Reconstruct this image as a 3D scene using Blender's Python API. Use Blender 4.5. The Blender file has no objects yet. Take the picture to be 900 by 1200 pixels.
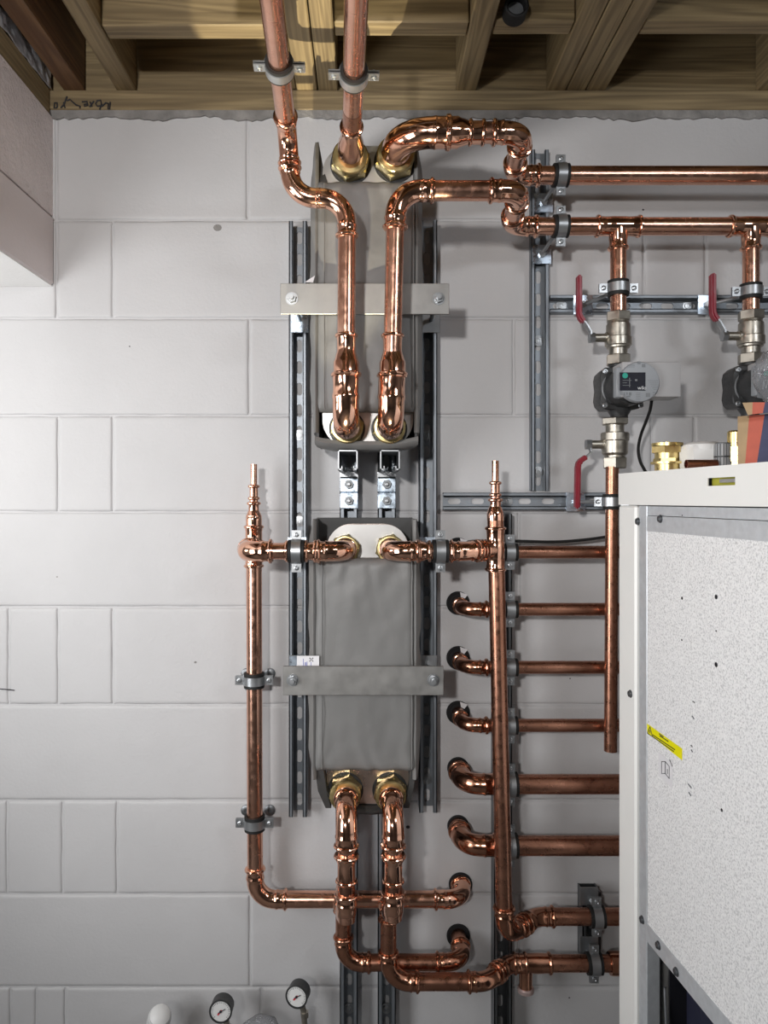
import bpy, bmesh, math, random
from mathutils import Vector, Matrix, noise

# ------------------------------------------------------------------ camera, light, exposure
SC = bpy.context.scene
COL = SC.collection
PI = math.pi
DIST, FOC, PX0, PY0, CAMZ = 1.70, 850.0, 430.0, 586.0, 1.45

cam_d = bpy.data.cameras.new('camera')
cam = bpy.data.objects.new('camera', cam_d)
COL.objects.link(cam)
SC.camera = cam
cam.location = (0, -DIST, CAMZ)
cam.rotation_euler = (PI / 2, 0, 0)
cam_d.sensor_fit = 'VERTICAL'
cam_d.sensor_height = 36.0
cam_d.lens = FOC / 1200 * 36.0
cam_d.shift_x = (450 - PX0) / 1200
cam_d.shift_y = -(600 - PY0) / 1200
cam_d.clip_start = 0.01

w = bpy.data.worlds.new('world')
SC.world = w
w.use_nodes = True
w.node_tree.nodes['Background'].inputs[0].default_value = (0.75, 0.82, 1.0, 1)
w.node_tree.nodes['Background'].inputs[1].default_value = 0.30

def area(name, loc, target, size, sy, power, col):
    l = bpy.data.lights.new(name, 'AREA')
    l.shape = 'RECTANGLE'
    l.size, l.size_y, l.energy, l.color = size, sy, power, col
    o = bpy.data.objects.new(name, l)
    COL.objects.link(o)
    o.location = loc
    o.rotation_euler = (Vector(target) - Vector(loc)).to_track_quat('-Z', 'Y').to_euler()
    return o

area('lamp_left', (-1.40, -1.45, 1.22), (0.6, -1.25, 1.18), 0.8, 1.1, 26, (0.98, 0.99, 1.0))
area('lamp_alcove', (-1.35, -0.50, 1.45), (-0.82, -0.12, 1.90), 0.30, 0.30, 3.2, (1.0, 0.99, 0.97))
area('lamp_ceiling', (1.30, -2.1, 2.36), (0.25, -0.1, 1.7), 0.6, 0.2, 8.5, (0.93, 0.96, 1.0))
def spot(name, loc, target, power, deg, blend, rad, col):
    l = bpy.data.lights.new(name, 'SPOT')
    l.energy, l.spot_size, l.spot_blend, l.shadow_soft_size, l.color = power, math.radians(deg), blend, rad, col
    o = bpy.data.objects.new(name, l)
    COL.objects.link(o)
    o.location = loc
    o.rotation_euler = (Vector(target) - Vector(loc)).to_track_quat('-Z', 'Y').to_euler()
    return o
spot('lamp_behind', (-0.60, -2.75, 1.85), (-0.20, 0, 1.72), 135, 66, 0.9, 0.075, (1.0, 0.975, 0.955))
spot('added_patch_spot', (-0.10, -0.74, 0.12), (-0.075, -0.27, 2.41), 330, 14, 0.10, 0.010, (1.0, 0.90, 0.66))  # added unseen spot that lays the bright patch on the joist undersides

vs = SC.view_settings
vs.view_transform = 'Standard'
vs.look = 'None'
vs.exposure = 0.0
vs.gamma = 1.0
vs.use_curve_mapping = False

# ------------------------------------------------------------------ helpers
def V(*a):
    return Vector(a)

def P(px, py, off):
    """the point that stands 'off' metres in front of the back wall, on the sight line of a photo pixel"""
    d = DIST - off
    return V((px - PX0) / FOC * d, -off, CAMZ - (py - PY0) / FOC * d)

def S(n, off):
    return n * (DIST - off) / FOC

def frame(axis):
    a = Vector(axis).normalized()
    t = V(0, 0, 1) if abs(a.z) < 0.9 else V(1, 0, 0)
    u = t.cross(a).normalized()
    return a, u, a.cross(u)

class MB:
    def __init__(s):
        s.v, s.f = [], []
    def add(s, vs_, fs):
        b = len(s.v)
        s.v += [Vector(p) for p in vs_]
        s.f += [tuple(i + b for i in f) for f in fs]
        return s
    def obox(s, c, ex, ey, ez):
        """box from centre and three half-axis vectors"""
        c, ex, ey, ez = Vector(c), Vector(ex), Vector(ey), Vector(ez)
        p = [c + ex * i + ey * j + ez * k for i in (-1, 1) for j in (-1, 1) for k in (-1, 1)]
        f = [(0, 1, 3, 2), (4, 6, 7, 5), (0, 4, 5, 1), (2, 3, 7, 6), (0, 2, 6, 4), (1, 5, 7, 3)]
        if ex.cross(ey).dot(ez) < 0:
            f = [tuple(reversed(q)) for q in f]
        return s.add(p, f)
    def box(s, lo, hi, bevel=0.0, seg=1):
        lo, hi = Vector(lo), Vector(hi)
        c, h = (lo + hi) / 2, (hi - lo) / 2
        if not bevel:
            return s.obox(c, (h.x, 0, 0), (0, h.y, 0), (0, 0, h.z))
        bm = bmesh.new()
        bmesh.ops.create_cube(bm, size=2)
        for v in bm.verts:
            v.co = c + V(v.co.x * h.x, v.co.y * h.y, v.co.z * h.z)
        bmesh.ops.bevel(bm, geom=bm.edges[:], offset=bevel, segments=seg, affect='EDGES', profile=0.5)
        return s.bm(bm)
    def bm(s, bm):
        bm.verts.index_update()
        s.add([v.co for v in bm.verts], [tuple(v.index for v in f.verts) for f in bm.faces])
        bm.free()
        return s
    def lathe(s, p0, axis, prof, n=24, rot=0.0, c0=True, c1=True, hexa=None):
        """prof: list of (t, r[, hex]) along the axis"""
        a, u, v = frame(axis)
        p0 = Vector(p0)
        vs_, fs = [], []
        for q in prof:
            t, r = q[0], q[1]
            hx = q[2] if len(q) > 2 else 0
            for i in range(n):
                an = rot + 2 * PI * i / n
                rr = r * (1 + hx * math.cos(6 * an))
                vs_.append(p0 + a * t + (u * math.cos(an) + v * math.sin(an)) * rr)
        m = len(prof)
        for k in range(m - 1):
            for i in range(n):
                j = (i + 1) % n
                fs.append((k * n + i, k * n + j, (k + 1) * n + j, (k + 1) * n + i))
        if c0:
            fs.append(tuple(reversed(range(n))))
        if c1:
            fs.append(tuple((m - 1) * n + i for i in range(n)))
        return s.add(vs_, fs)
    def cyl(s, p, q, r, n=20):
        p, q = Vector(p), Vector(q)
        return s.lathe(p, q - p, [(0, r), ((q - p).length, r)], n)
    def sweep(s, path, radii, n=24, hexs=None, caps=True):
        path = [Vector(p) for p in path]
        m = len(path)
        if not hasattr(radii, '__len__'):
            radii = [radii] * m
        vs_, fs = [], []
        t0 = (path[1] - path[0]).normalized()
        _, u, _ = frame(t0)
        for k in range(m):
            if k == 0:
                t = t0
            elif k == m - 1:
                t = (path[k] - path[k - 1]).normalized()
            else:
                t = ((path[k] - path[k - 1]).normalized() + (path[k + 1] - path[k]).normalized()).normalized()
            u = (u - t * u.dot(t)).normalized()
            v = t.cross(u)
            for i in range(n):
                an = 2 * PI * i / n
                rr = radii[k] * (1 + (hexs[k] * math.cos(6 * an) if hexs else 0))
                vs_.append(path[k] + (u * math.cos(an) + v * math.sin(an)) * rr)
        for k in range(m - 1):
            for i in range(n):
                j = (i + 1) % n
                fs.append((k * n + i, k * n + j, (k + 1) * n + j, (k + 1) * n + i))
        if caps:
            fs.append(tuple(reversed(range(n))))
            fs.append(tuple((m - 1) * n + i for i in range(n)))
        return s.add(vs_, fs)
    def prism(s, pts, d):
        """extrude a planar polygon (3D points) by vector d"""
        d = Vector(d)
        n = len(pts)
        pts = [Vector(p) for p in pts]
        nrm = V(0, 0, 0)
        for i in range(n):
            nrm += (pts[i] - pts[0]).cross(pts[(i + 1) % n] - pts[0])
        fs = [tuple(reversed(range(n))), tuple(range(n, 2 * n))]
        fs += [(i, (i + 1) % n, n + (i + 1) % n, n + i) for i in range(n)]
        if nrm.dot(d) < 0:
            fs = [tuple(reversed(q)) for q in fs]
        return s.add(pts + [p + d for p in pts], fs)
    def mesh(s, name, mat, off=V(0, 0, 0), sharp=32):
        me = bpy.data.meshes.new(name)
        me.from_pydata([p - off for p in s.v], [], s.f)
        me.materials.append(mat)
        me.shade_smooth()
        me.set_sharp_from_angle(angle=math.radians(sharp))
        me.update()
        return me

def link(o):
    COL.objects.link(o)
    return o

def tag(o, label=None, cat=None, group=None, kind=None):
    if label: o['label'] = label
    if cat: o['category'] = cat
    if group: o['group'] = group
    if kind: o['kind'] = kind
    return o

def thing(name, label, cat, loc=(0, 0, 0), group=None, M=None):
    o = link(bpy.data.objects.new(name, None))
    o.empty_display_size = 0.02
    if M is not None:
        o.matrix_world = M
    else:
        o.location = loc
    return tag(o, label, cat, group)

def part(name, mb, mat, parent, label=None, local=False, sharp=32):
    """one mesh object under parent; mb is in world space unless local"""
    off = V(0, 0, 0)
    if not local:
        r = parent
        while r.parent: r = r.parent
        off = r.location
    me = mb if isinstance(mb, bpy.types.Mesh) else mb.mesh(name, mat, off, sharp)
    o = link(bpy.data.objects.new(name, me))
    o.parent = parent
    if label: o['label'] = label
    if name in ('print', 'display_print', 'ribs', 'dial_marks', 'scuff', 'pencil_marks', 'printed_cross'): o['kind'] = 'stuff'
    return o

def solo(name, mb, mat, label, cat, group=None, loc=None, sharp=32):
    loc = Vector(loc) if loc is not None else sum(mb.v, V(0, 0, 0)) / len(mb.v)
    o = link(bpy.data.objects.new(name, mb.mesh(name, mat, loc, sharp)))
    o.location = loc
    return tag(o, label, cat, group)

# ------------------------------------------------------------------ materials
def new_mat(name):
    m = bpy.data.materials.new(name)
    m.use_nodes = True
    nt = m.node_tree
    b = nt.nodes['Principled BSDF']
    return m, nt, b

def nd(nt, typ, **kw):
    n = nt.nodes.new(typ)
    for k, v in kw.items():
        setattr(n, k, v)
    return n

def ramp(nt, stops):
    r = nd(nt, 'ShaderNodeValToRGB')
    e = r.color_ramp.elements
    while len(e) < len(stops): e.new(0.5)
    for el, (p, c) in zip(e, stops):
        el.position = p
        el.color = (*c, 1) if len(c) == 3 else c
    return r

def simple(name, col, rough=0.5, metal=0.0, var=0.06, scale=40, bump=0.0, bscale=200, stretch=(1, 1, 1), rvar=0.08, **extra):
    m, nt, b = new_mat(name)
    L = nt.links
    tc = nd(nt, 'ShaderNodeTexCoord')
    mp = nd(nt, 'ShaderNodeMapping')
    mp.inputs['Scale'].default_value = stretch
    L.new(tc.outputs['Object'], mp.inputs[0])
    no = nd(nt, 'ShaderNodeTexNoise')
    no.inputs['Scale'].default_value = scale
    no.inputs['Detail'].default_value = 5
    L.new(mp.outputs[0], no.inputs['Vector'])
    lo = tuple(max(0, c * (1 - var)) for c in col)
    hi = tuple(min(1, c * (1 + var)) for c in col)
    r = ramp(nt, [(0.3, lo), (0.7, hi)])
    L.new(no.outputs['Fac'], r.inputs[0])
    L.new(r.outputs[0], b.inputs['Base Color'])
    mr = nd(nt, 'ShaderNodeMapRange')
    mr.inputs['From Min'].default_value = 0.3
    mr.inputs['From Max'].default_value = 0.7
    mr.inputs['To Min'].default_value = max(0.02, rough - rvar)
    mr.inputs['To Max'].default_value = min(1, rough + rvar)
    L.new(no.outputs['Fac'], mr.inputs['Value'])
    L.new(mr.outputs[0], b.inputs['Roughness'])
    b.inputs['Metallic'].default_value = metal
    if bump:
        n2 = nd(nt, 'ShaderNodeTexNoise')
        n2.inputs['Scale'].default_value = bscale
        n2.inputs['Detail'].default_value = 4
        L.new(mp.outputs[0], n2.inputs['Vector'])
        bp = nd(nt, 'ShaderNodeBump')
        bp.inputs['Strength'].default_value = 1.0
        bp.inputs['Distance'].default_value = bump
        L.new(n2.outputs['Fac'], bp.inputs['Height'])
        L.new(bp.outputs[0], b.inputs['Normal'])
    for k, v in extra.items():
        b.inputs[k.replace('_', ' ')].default_value = v
    return m

def wood(name, axis, c_lo, c_hi, rough=0.6):
    m, nt, b = new_mat(name)
    L = nt.links
    tc = nd(nt, 'ShaderNodeTexCoord')
    oi = nd(nt, 'ShaderNodeObjectInfo')
    mul = nd(nt, 'ShaderNodeVectorMath', operation='SCALE')
    mul.inputs[0].default_value = (7.3, 3.1, 5.7)
    L.new(oi.outputs['Random'], mul.inputs['Scale'])
    ad = nd(nt, 'ShaderNodeVectorMath', operation='ADD')
    L.new(tc.outputs['Object'], ad.inputs[0])
    L.new(mul.outputs[0], ad.inputs[1])
    mp = nd(nt, 'ShaderNodeMapping')
    sc = [1, 1, 1]
    sc[axis] = 0.045
    mp.inputs['Scale'].default_value = sc
    L.new(ad.outputs[0], mp.inputs[0])
    n1 = nd(nt, 'ShaderNodeTexNoise')
    n1.inputs['Scale'].default_value = 17
    n1.inputs['Detail'].default_value = 3
    n1.inputs['Distortion'].default_value = 0.4
    L.new(mp.outputs[0], n1.inputs['Vector'])
    sn = nd(nt, 'ShaderNodeMath', operation='MULTIPLY')
    sn.inputs[1].default_value = 64
    L.new(n1.outputs['Fac'], sn.inputs[0])
    si = nd(nt, 'ShaderNodeMath', operation='SINE')
    L.new(sn.outputs[0], si.inputs[0])
    n2 = nd(nt, 'ShaderNodeTexNoise')
    n2.inputs['Scale'].default_value = 90
    n2.inputs['Detail'].default_value = 4
    L.new(mp.outputs[0], n2.inputs['Vector'])
    mx = nd(nt, 'ShaderNodeMath', operation='MULTIPLY_ADD')
    mx.inputs[1].default_value = 0.17
    L.new(si.outputs[0], mx.inputs[0])
    L.new(n2.outputs['Fac'], mx.inputs[2])
    r = ramp(nt, [(0.15, c_lo), (0.55, tuple((a + c) / 2 for a, c in zip(c_lo, c_hi))), (0.85, c_hi)])
    L.new(mx.outputs[0], r.inputs[0])
    L.new(r.outputs[0], b.inputs['Base Color'])
    b.inputs['Roughness'].default_value = rough
    bp = nd(nt, 'ShaderNodeBump')
    bp.inputs['Distance'].default_value = 0.0006
    L.new(mx.outputs[0], bp.inputs['Height'])
    L.new(bp.outputs[0], b.inputs['Normal'])
    return m

def copper(name, c_lo, c_hi, rough, rhi):
    m, nt, b = new_mat(name)
    L = nt.links
    tc = nd(nt, 'ShaderNodeTexCoord')
    n1 = nd(nt, 'ShaderNodeTexNoise')
    n1.inputs['Scale'].default_value = 13
    n1.inputs['Detail'].default_value = 6
    n1.inputs['Roughness'].default_value = 0.65
    L.new(tc.outputs['Object'], n1.inputs['Vector'])
    r = ramp(nt, [(0.32, c_lo), (0.66, c_hi)])
    L.new(n1.outputs['Fac'], r.inputs[0])
    L.new(r.outputs[0], b.inputs['Base Color'])
    n2 = nd(nt, 'ShaderNodeTexNoise')
    n2.inputs['Scale'].default_value = 70
    n2.inputs['Detail'].default_value = 5
    L.new(tc.outputs['Object'], n2.inputs['Vector'])
    mr = nd(nt, 'ShaderNodeMapRange')
    mr.inputs['From Min'].default_value = 0.35
    mr.inputs['From Max'].default_value = 0.7
    mr.inputs['To Min'].default_value = rough
    mr.inputs['To Max'].default_value = rhi
    L.new(n2.outputs['Fac'], mr.inputs['Value'])
    L.new(mr.outputs[0], b.inputs['Roughness'])
    b.inputs['Metallic'].default_value = 1.0
    return m

def wall_paint(name, col, bump, bscale, var=0.03):
    m, nt, b = new_mat(name)
    L = nt.links
    tc = nd(nt, 'ShaderNodeTexCoord')
    ge = nd(nt, 'ShaderNodeNewGeometry')
    n1 = nd(nt, 'ShaderNodeTexNoise')
    n1.inputs['Scale'].default_value = 5
    n1.inputs['Detail'].default_value = 6
    L.new(ge.outputs['Position'], n1.inputs['Vector'])
    r = ramp(nt, [(0.3, tuple(c * (1 - var) for c in col)), (0.7, tuple(min(1, c * (1 + var)) for c in col))])
    L.new(n1.outputs['Fac'], r.inputs[0])
    L.new(r.outputs[0], b.inputs['Base Color'])
    b.inputs['Roughness'].default_value = 0.55
    n2 = nd(nt, 'ShaderNodeTexNoise')
    n2.inputs['Scale'].default_value = bscale
    n2.inputs['Detail'].default_value = 5
    n2.inputs['Roughness'].default_value = 0.6
    L.new(ge.outputs['Position'], n2.inputs['Vector'])
    n3 = nd(nt, 'ShaderNodeTexNoise')
    n3.inputs['Scale'].default_value = bscale / 8
    n3.inputs['Detail'].default_value = 3
    L.new(ge.outputs['Position'], n3.inputs['Vector'])
    ad = nd(nt, 'ShaderNodeMath', operation='MULTIPLY_ADD')
    ad.inputs[1].default_value = 2.0
    L.new(n3.outputs['Fac'], ad.inputs[0])
    L.new(n2.outputs['Fac'], ad.inputs[2])
    bp = nd(nt, 'ShaderNodeBump')
    bp.inputs['Distance'].default_value = bump
    L.new(ad.outputs[0], bp.inputs['Height'])
    L.new(bp.outputs[0], b.inputs['Normal'])
    return m

M_WALL = wall_paint('painted_block', (0.54, 0.535, 0.54), 0.0006, 130)
M_ROUGH = wall_paint('rough_render', (0.80, 0.715, 0.70), 0.006, 130, 0.08)
M_LINTEL = wall_paint('painted_concrete', (0.78, 0.71, 0.705), 0.0006, 120)
M_MORTAR = simple('grey_mortar', (0.26, 0.25, 0.24), 0.9, 0, 0.25, 25, 0.003, 90)
M_BARE = wall_paint('bare_block', (0.17, 0.165, 0.16), 0.002, 100, 0.12)
M_SOFF = wall_paint('brightened_white_paint', (0.86, 0.855, 0.845), 0.0006, 100)  # paler than the lintel: strong light on its underside put into colour
M_WX = wood('timber_across', 0, (0.16, 0.115, 0.060), (0.35, 0.265, 0.14))
M_WY = wood('timber_along', 1, (0.16, 0.115, 0.060), (0.35, 0.265, 0.14))
M_WYD = wood('timber_dark', 1, (0.10, 0.045, 0.022), (0.24, 0.13, 0.06))
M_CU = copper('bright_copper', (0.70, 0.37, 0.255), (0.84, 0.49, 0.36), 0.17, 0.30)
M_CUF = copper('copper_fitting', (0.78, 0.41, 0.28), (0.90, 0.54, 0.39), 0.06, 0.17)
M_CUA = copper('aged_dark_reflect_copper', (0.36, 0.17, 0.11), (0.50, 0.25, 0.17), 0.24, 0.38)  # older dull copper; dark reflections on it also put into the colour
M_CUAF = copper('aged_dark_reflect_copper_fitting', (0.44, 0.20, 0.125), (0.62, 0.32, 0.21), 0.12, 0.24)  # fittings of the older copper, dark reflections in the colour too
M_ZINC = simple('zinc_steel', (0.40, 0.415, 0.43), 0.36, 0.88, 0.08, 30, rvar=0.06)
M_ZINCB = simple('blue_zinc', (0.62, 0.72, 0.83), 0.3, 1.0, 0.15, 60, rvar=0.1)
M_STRUT = simple('galvanised_channel', (0.27, 0.295, 0.325), 0.45, 0.75, 0.06, 25, rvar=0.04)
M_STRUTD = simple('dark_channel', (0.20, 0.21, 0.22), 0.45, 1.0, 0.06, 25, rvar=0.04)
M_BAR = simple('brushed_steel_bar', (0.30, 0.295, 0.285), 0.5, 0.85, 0.10, 34, rvar=0.05)
M_STAIN = simple('stainless_plate', (0.55, 0.545, 0.535), 0.42, 0.85, 0.06, 20, rvar=0.08)
M_STAINC = simple('coppery_plate', (0.66, 0.55, 0.49), 0.30, 1.0, 0.12, 14, rvar=0.08)
M_BRASS = simple('brass', (0.56, 0.46, 0.225), 0.33, 1.0, 0.12, 60, rvar=0.1)
M_BRASSB = simple('bright_brass', (0.78, 0.62, 0.28), 0.32, 1.0, 0.1, 60, rvar=0.08)
M_NICK = simple('nickel_brass', (0.46, 0.43, 0.375), 0.38, 1.0, 0.12, 70, rvar=0.1)
M_RUB = simple('black_rubber', (0.006, 0.006, 0.006), 0.7, 0, 0.2, 60)
M_BLK = simple('black_castings', (0.030, 0.031, 0.032), 0.42, 0, 0.25, 120, 0.0004, 500)
M_FAB = simple('grey_vinyl_jacket', (0.178, 0.176, 0.172), 0.5, 0, 0.06, 6, 0.0007, 45, rvar=0.06)
M_FABD = simple('dark_vinyl_lining', (0.055, 0.055, 0.055), 0.55, 0, 0.1, 12)
M_RED = simple('red_vinyl_grip', (0.22, 0.007, 0.020), 0.35, 0, 0.08, 40)
M_WPL = simple('white_plastic', (0.74, 0.74, 0.73), 0.4, 0, 0.02, 20)
M_GPL = simple('grey_white_plastic', (0.28, 0.295, 0.315), 0.42, 0, 0.02, 20)
M_CTRL = simple('pale_control_box', (0.40, 0.395, 0.40), 0.45, 0, 0.02, 20)
M_DGPL = simple('dark_grey_plastic', (0.16, 0.17, 0.18), 0.4, 0, 0.1, 50)
M_SCR = simple('dark_display', (0.008, 0.009, 0.018), 0.75, 0, 0.1, 50)
M_GRN = simple('green_dot', (0.0, 0.30, 0.22), 0.4, 0, 0.05, 50)
M_INK = simple('black_print', (0.02, 0.02, 0.025), 0.6, 0, 0.05, 50)
M_INKB = simple('blue_print', (0.10, 0.12, 0.45), 0.6, 0, 0.05, 50)
M_WINK = simple('pale_print', (0.65, 0.66, 0.68), 0.6, 0, 0.05, 50)
M_YEL = simple('yellow_sticker', (0.86, 0.80, 0.0), 0.45, 0, 0.03, 30)
M_PAPER = simple('white_paper', (0.75, 0.74, 0.76), 0.6, 0, 0.03, 40)
M_CASE = simple('white_powder_coat', (0.89, 0.89, 0.865), 0.38, 0, 0.01, 10, rvar=0.03)
M_GALV = simple('galvanised_sheet', (0.66, 0.69, 0.72), 0.42, 0.45, 0.07, 90, rvar=0.06)
M_KRAFT = simple('kraft_card', (0.50, 0.35, 0.20), 0.7, 0, 0.08, 50)
M_ORNG = simple('orange_band', (0.62, 0.15, 0.10), 0.6, 0, 0.08, 50)
M_NAVY = simple('navy_band', (0.075, 0.080, 0.150), 0.6, 0, 0.12, 50)
M_DARK = simple('dark_interior', (0.006, 0.006, 0.010), 0.6, 0, 0.1, 20)
M_NAVP = simple('navy_panel', (0.012, 0.014, 0.035), 0.5, 0, 0.1, 20)
M_FOIL = simple('silver_foil', (0.62, 0.62, 0.65), 0.35, 0.35, 0.3, 60, 0.004, 40)
M_FLOOR = simple('grey_concrete_floor', (0.16, 0.155, 0.15), 0.8, 0, 0.15, 6, 0.001, 60)
M_FOAM = simple('black_foam_sleeve', (0.012, 0.012, 0.013), 0.9, 0, 0.2, 60)

def speckle():
    m, nt, b = new_mat('speckled_board')
    L = nt.links
    tc = nd(nt, 'ShaderNodeTexCoord')
    n1 = nd(nt, 'ShaderNodeTexNoise')
    n1.inputs['Scale'].default_value = 330
    n1.inputs['Detail'].default_value = 3
    L.new(tc.outputs['Object'], n1.inputs['Vector'])
    r = ramp(nt, [(0.33, (0.56, 0.56, 0.57)), (0.50, (0.84, 0.84, 0.845)), (0.64, (0.92, 0.92, 0.92))])
    L.new(n1.outputs['Fac'], r.inputs[0])
    L.new(r.outputs[0], b.inputs['Base Color'])
    b.inputs['Roughness'].default_value = 0.45
    bp = nd(nt, 'ShaderNodeBump')
    bp.inputs['Distance'].default_value = 0.0008
    L.new(n1.outputs['Fac'], bp.inputs['Height'])
    L.new(bp.outputs[0], b.inputs['Normal'])
    return m
M_SPECK = speckle()

def clear_plastic(name='clear_plastic'):
    m, nt, b = new_mat(name)
    out = nt.nodes['Material Output']
    nt.nodes.remove(b)
    tr = nd(nt, 'ShaderNodeBsdfTransparent')
    tr.inputs[0].default_value = (0.93, 0.94, 0.96, 1)
    gl = nd(nt, 'ShaderNodeBsdfGlossy')
    gl.inputs['Roughness'].default_value = 0.08
    lw = nd(nt, 'ShaderNodeLayerWeight')
    lw.inputs['Blend'].default_value = 0.35
    n = nd(nt, 'ShaderNodeTexNoise')
    n.inputs['Scale'].default_value = 70
    n.inputs['Detail'].default_value = 3
    bp = nd(nt, 'ShaderNodeBump')
    bp.inputs['Distance'].default_value = 0.0022
    mx = nd(nt, 'ShaderNodeMixShader')
    L = nt.links
    L.new(n.outputs['Fac'], bp.inputs['Height'])
    L.new(bp.outputs[0], gl.inputs['Normal'])
    L.new(bp.outputs[0], lw.inputs['Normal'])
    df = nd(nt, 'ShaderNodeBsdfDiffuse')
    df.inputs[0].default_value = (0.85, 0.86, 0.9, 1)
    m2 = nd(nt, 'ShaderNodeMixShader')
    m2.inputs[0].default_value = 0.14
    L.new(tr.outputs[0], m2.inputs[1])
    L.new(df.outputs[0], m2.inputs[2])
    L.new(lw.outputs['Fresnel'], mx.inputs[0])
    L.new(m2.outputs[0], mx.inputs[1])
    L.new(gl.outputs[0], mx.inputs[2])
    L.new(mx.outputs[0], out.inputs['Surface'])
    return m
M_CLEAR = clear_plastic()

# ------------------------------------------------------------------ the setting
def structure(name, mb, mat, loc=(0, 0, 0)):
    o = link(bpy.data.objects.new(name, mb.mesh(name, mat, Vector(loc))))
    o.location = loc
    o['kind'] = 'structure'
    return o

H_TOP = CAMZ + 0.914
wall_back = structure('wall_back', MB().box((-2.4, 0.0030, 0), (1.9, 0.10, H_TOP)), M_WALL)
rows = [H_TOP] + [CAMZ + (PY0 - y) * 0.002 for y in (258, 373, 487, 600, 711.5, 826, 938, 1048, 1157)]
while rows[-1] > 0.12: rows.append(rows[-1] - 0.225)
cuts = {0: [66, 290, 606, 922], 1: [66, 132, 448, 755, 827, 1143], 2: [-24, 292, 602, 922],
        3: [68, 132, 448, 764, 814, 1130], 4: [-24, 292, 608, 924], 5: [10, 68, 132, 448, 764, 1080],
        6: [-24, 292, 608, 924], 7: [8, 73, 137, 448, 764, 1080], 8: [-24, 293, 608, 924], 9: [12, 42, 76, 306, 448, 764, 1080]}
brnd = random.Random(4)
def block_mesh(wd, ht, seed):
    bm = bmesh.new()
    nx, nz = max(2, int(wd / 0.045)), 6
    rr = random.Random(seed)
    g = 0.0020
    def edge(a):
        return (rr.random() - 0.5) * 0.0018
    grid = []
    inn = lambda L_, m_: [0, .0022, .0055, .010] + [.010 + (L_ - .020) * q / m_ for q in range(1, m_)] + [L_ - .010, L_ - .0055, L_ - .0022, L_]
    us = inn(wd - 2 * g, nx)
    ws_ = inn(ht - 2 * g, nz)
    nx, nz = len(us) - 1, len(ws_) - 1
    dp = {0: .0028, 1: .0007}
    for k in range(nz + 1):
        row = []
        for i in range(nx + 1):
            x, z = g + us[i], g + ws_[k]
            e_ = min(i, nx - i, k, nz - k)
            y = dp.get(e_, 0.0) + (rr.random() - 0.5) * 0.0003
            if min(i, nx - i) < 2: x += edge(0) * 1.2
            if min(k, nz - k) < 2: z += edge(0) * 1.2
            row.append(bm.verts.new((x, y, z)))
        grid.append(row)
    for k in range(nz):
        for i in range(nx):
            bm.faces.new((grid[k][i], grid[k][i + 1], grid[k + 1][i + 1], grid[k + 1][i]))
    border = [grid[0][i] for i in range(nx + 1)] + [grid[k][nx] for k in range(1, nz + 1)] + \
             [grid[nz][i] for i in range(nx - 1, -1, -1)] + [grid[k][0] for k in range(nz - 1, 0, -1)]
    back = []
    cx, cz = wd / 2, ht / 2
    for b in border:
        back.append(bm.verts.new((b.co.x + (0.002 if b.co.x > cx else -0.002) * (abs(b.co.x - cx) > wd / 2 - 0.01),
                                  0.020, b.co.z + (0.002 if b.co.z > cz else -0.002) * (abs(b.co.z - cz) > ht / 2 - 0.01))))
    n = len(border)
    for i in range(n):
        j = (i + 1) % n
        bm.faces.new((border[j], border[i], back[i], back[j]))
    mb = MB().bm(bm)
    return mb.mesh('block', M_WALL, sharp=60)
for ri in range(len(rows) - 1):
    z1, z0 = rows[ri], rows[ri + 1]
    cs = cuts.get(ri, cuts[6] if ri % 2 == 0 else cuts[5])
    xs = [(c - 430) * 0.002 for c in cs]
    while xs[-1] < 1.75: xs.append(xs[-1] + 0.632)
    while xs[0] > -1.75: xs.insert(0, xs[0] - 0.632)
    for k in range(len(xs) - 1):
        if xs[k] > 1.9 or xs[k + 1] < -2.4: continue
        o = link(bpy.data.objects.new('block', block_mesh(xs[k + 1] - xs[k], z1 - z0, ri * 100 + k)))
        o.parent = wall_back
        o.location = (xs[k], 0.0, z0)
# ragged grey mortar bed above the last course
mb = MB()
rr = random.Random(9)
top, pts = CAMZ + 0.925, []
x = -0.742
low = []
while x < 1.9:
    low.append((x, CAMZ + 0.893 + 0.010 * noise.noise((x * 9, 3, 0)) + (rr.random() - 0.5) * 0.006))
    x += 0.011
for i in range(len(low) - 1):
    (xa, za), (xb, zb) = low[i], low[i + 1]
    mb.prism([(xa, -0.005, za), (xb, -0.005, zb), (xb, -0.003, top), (xa, -0.003, top)], (0, 0.012, 0))
mo = part('mortar_bed', mb, M_MORTAR, wall_back)
mo['kind'] = 'stuff'

for px_, py_, r_, m_ in ((255, 267, 5.0, M_MORTAR), (152, 406, .9, M_INK), (753.5, 246, 1.3, M_INK), (478, 969, 2.4, M_INK), (667, 1169, 1.0, M_INK), (67, 676, 1.0, M_MORTAR), (229, 776, 1.6, M_MORTAR), (668, 795, .9, M_INK)):
    c = P(px_, py_, -.0005)
    pts = [V(c.x + r_ * .002 * (1 + .3 * noise.noise((a_, px_, 0))) * math.cos(a_ * PI / 5), .0004, c.z + r_ * .0016 * (1 + .3 * noise.noise((a_, py_, 3))) * math.sin(a_ * PI / 5)) for a_ in range(10)]
    part('chip', MB().prism(pts, (0, -.0009, 0)), m_, wall_back)
part('scratch', MB().sweep([P(-6, 807, .001), P(8, 808, .001), P(17, 809, .001)], .0012, 6), M_INK, wall_back)

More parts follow.
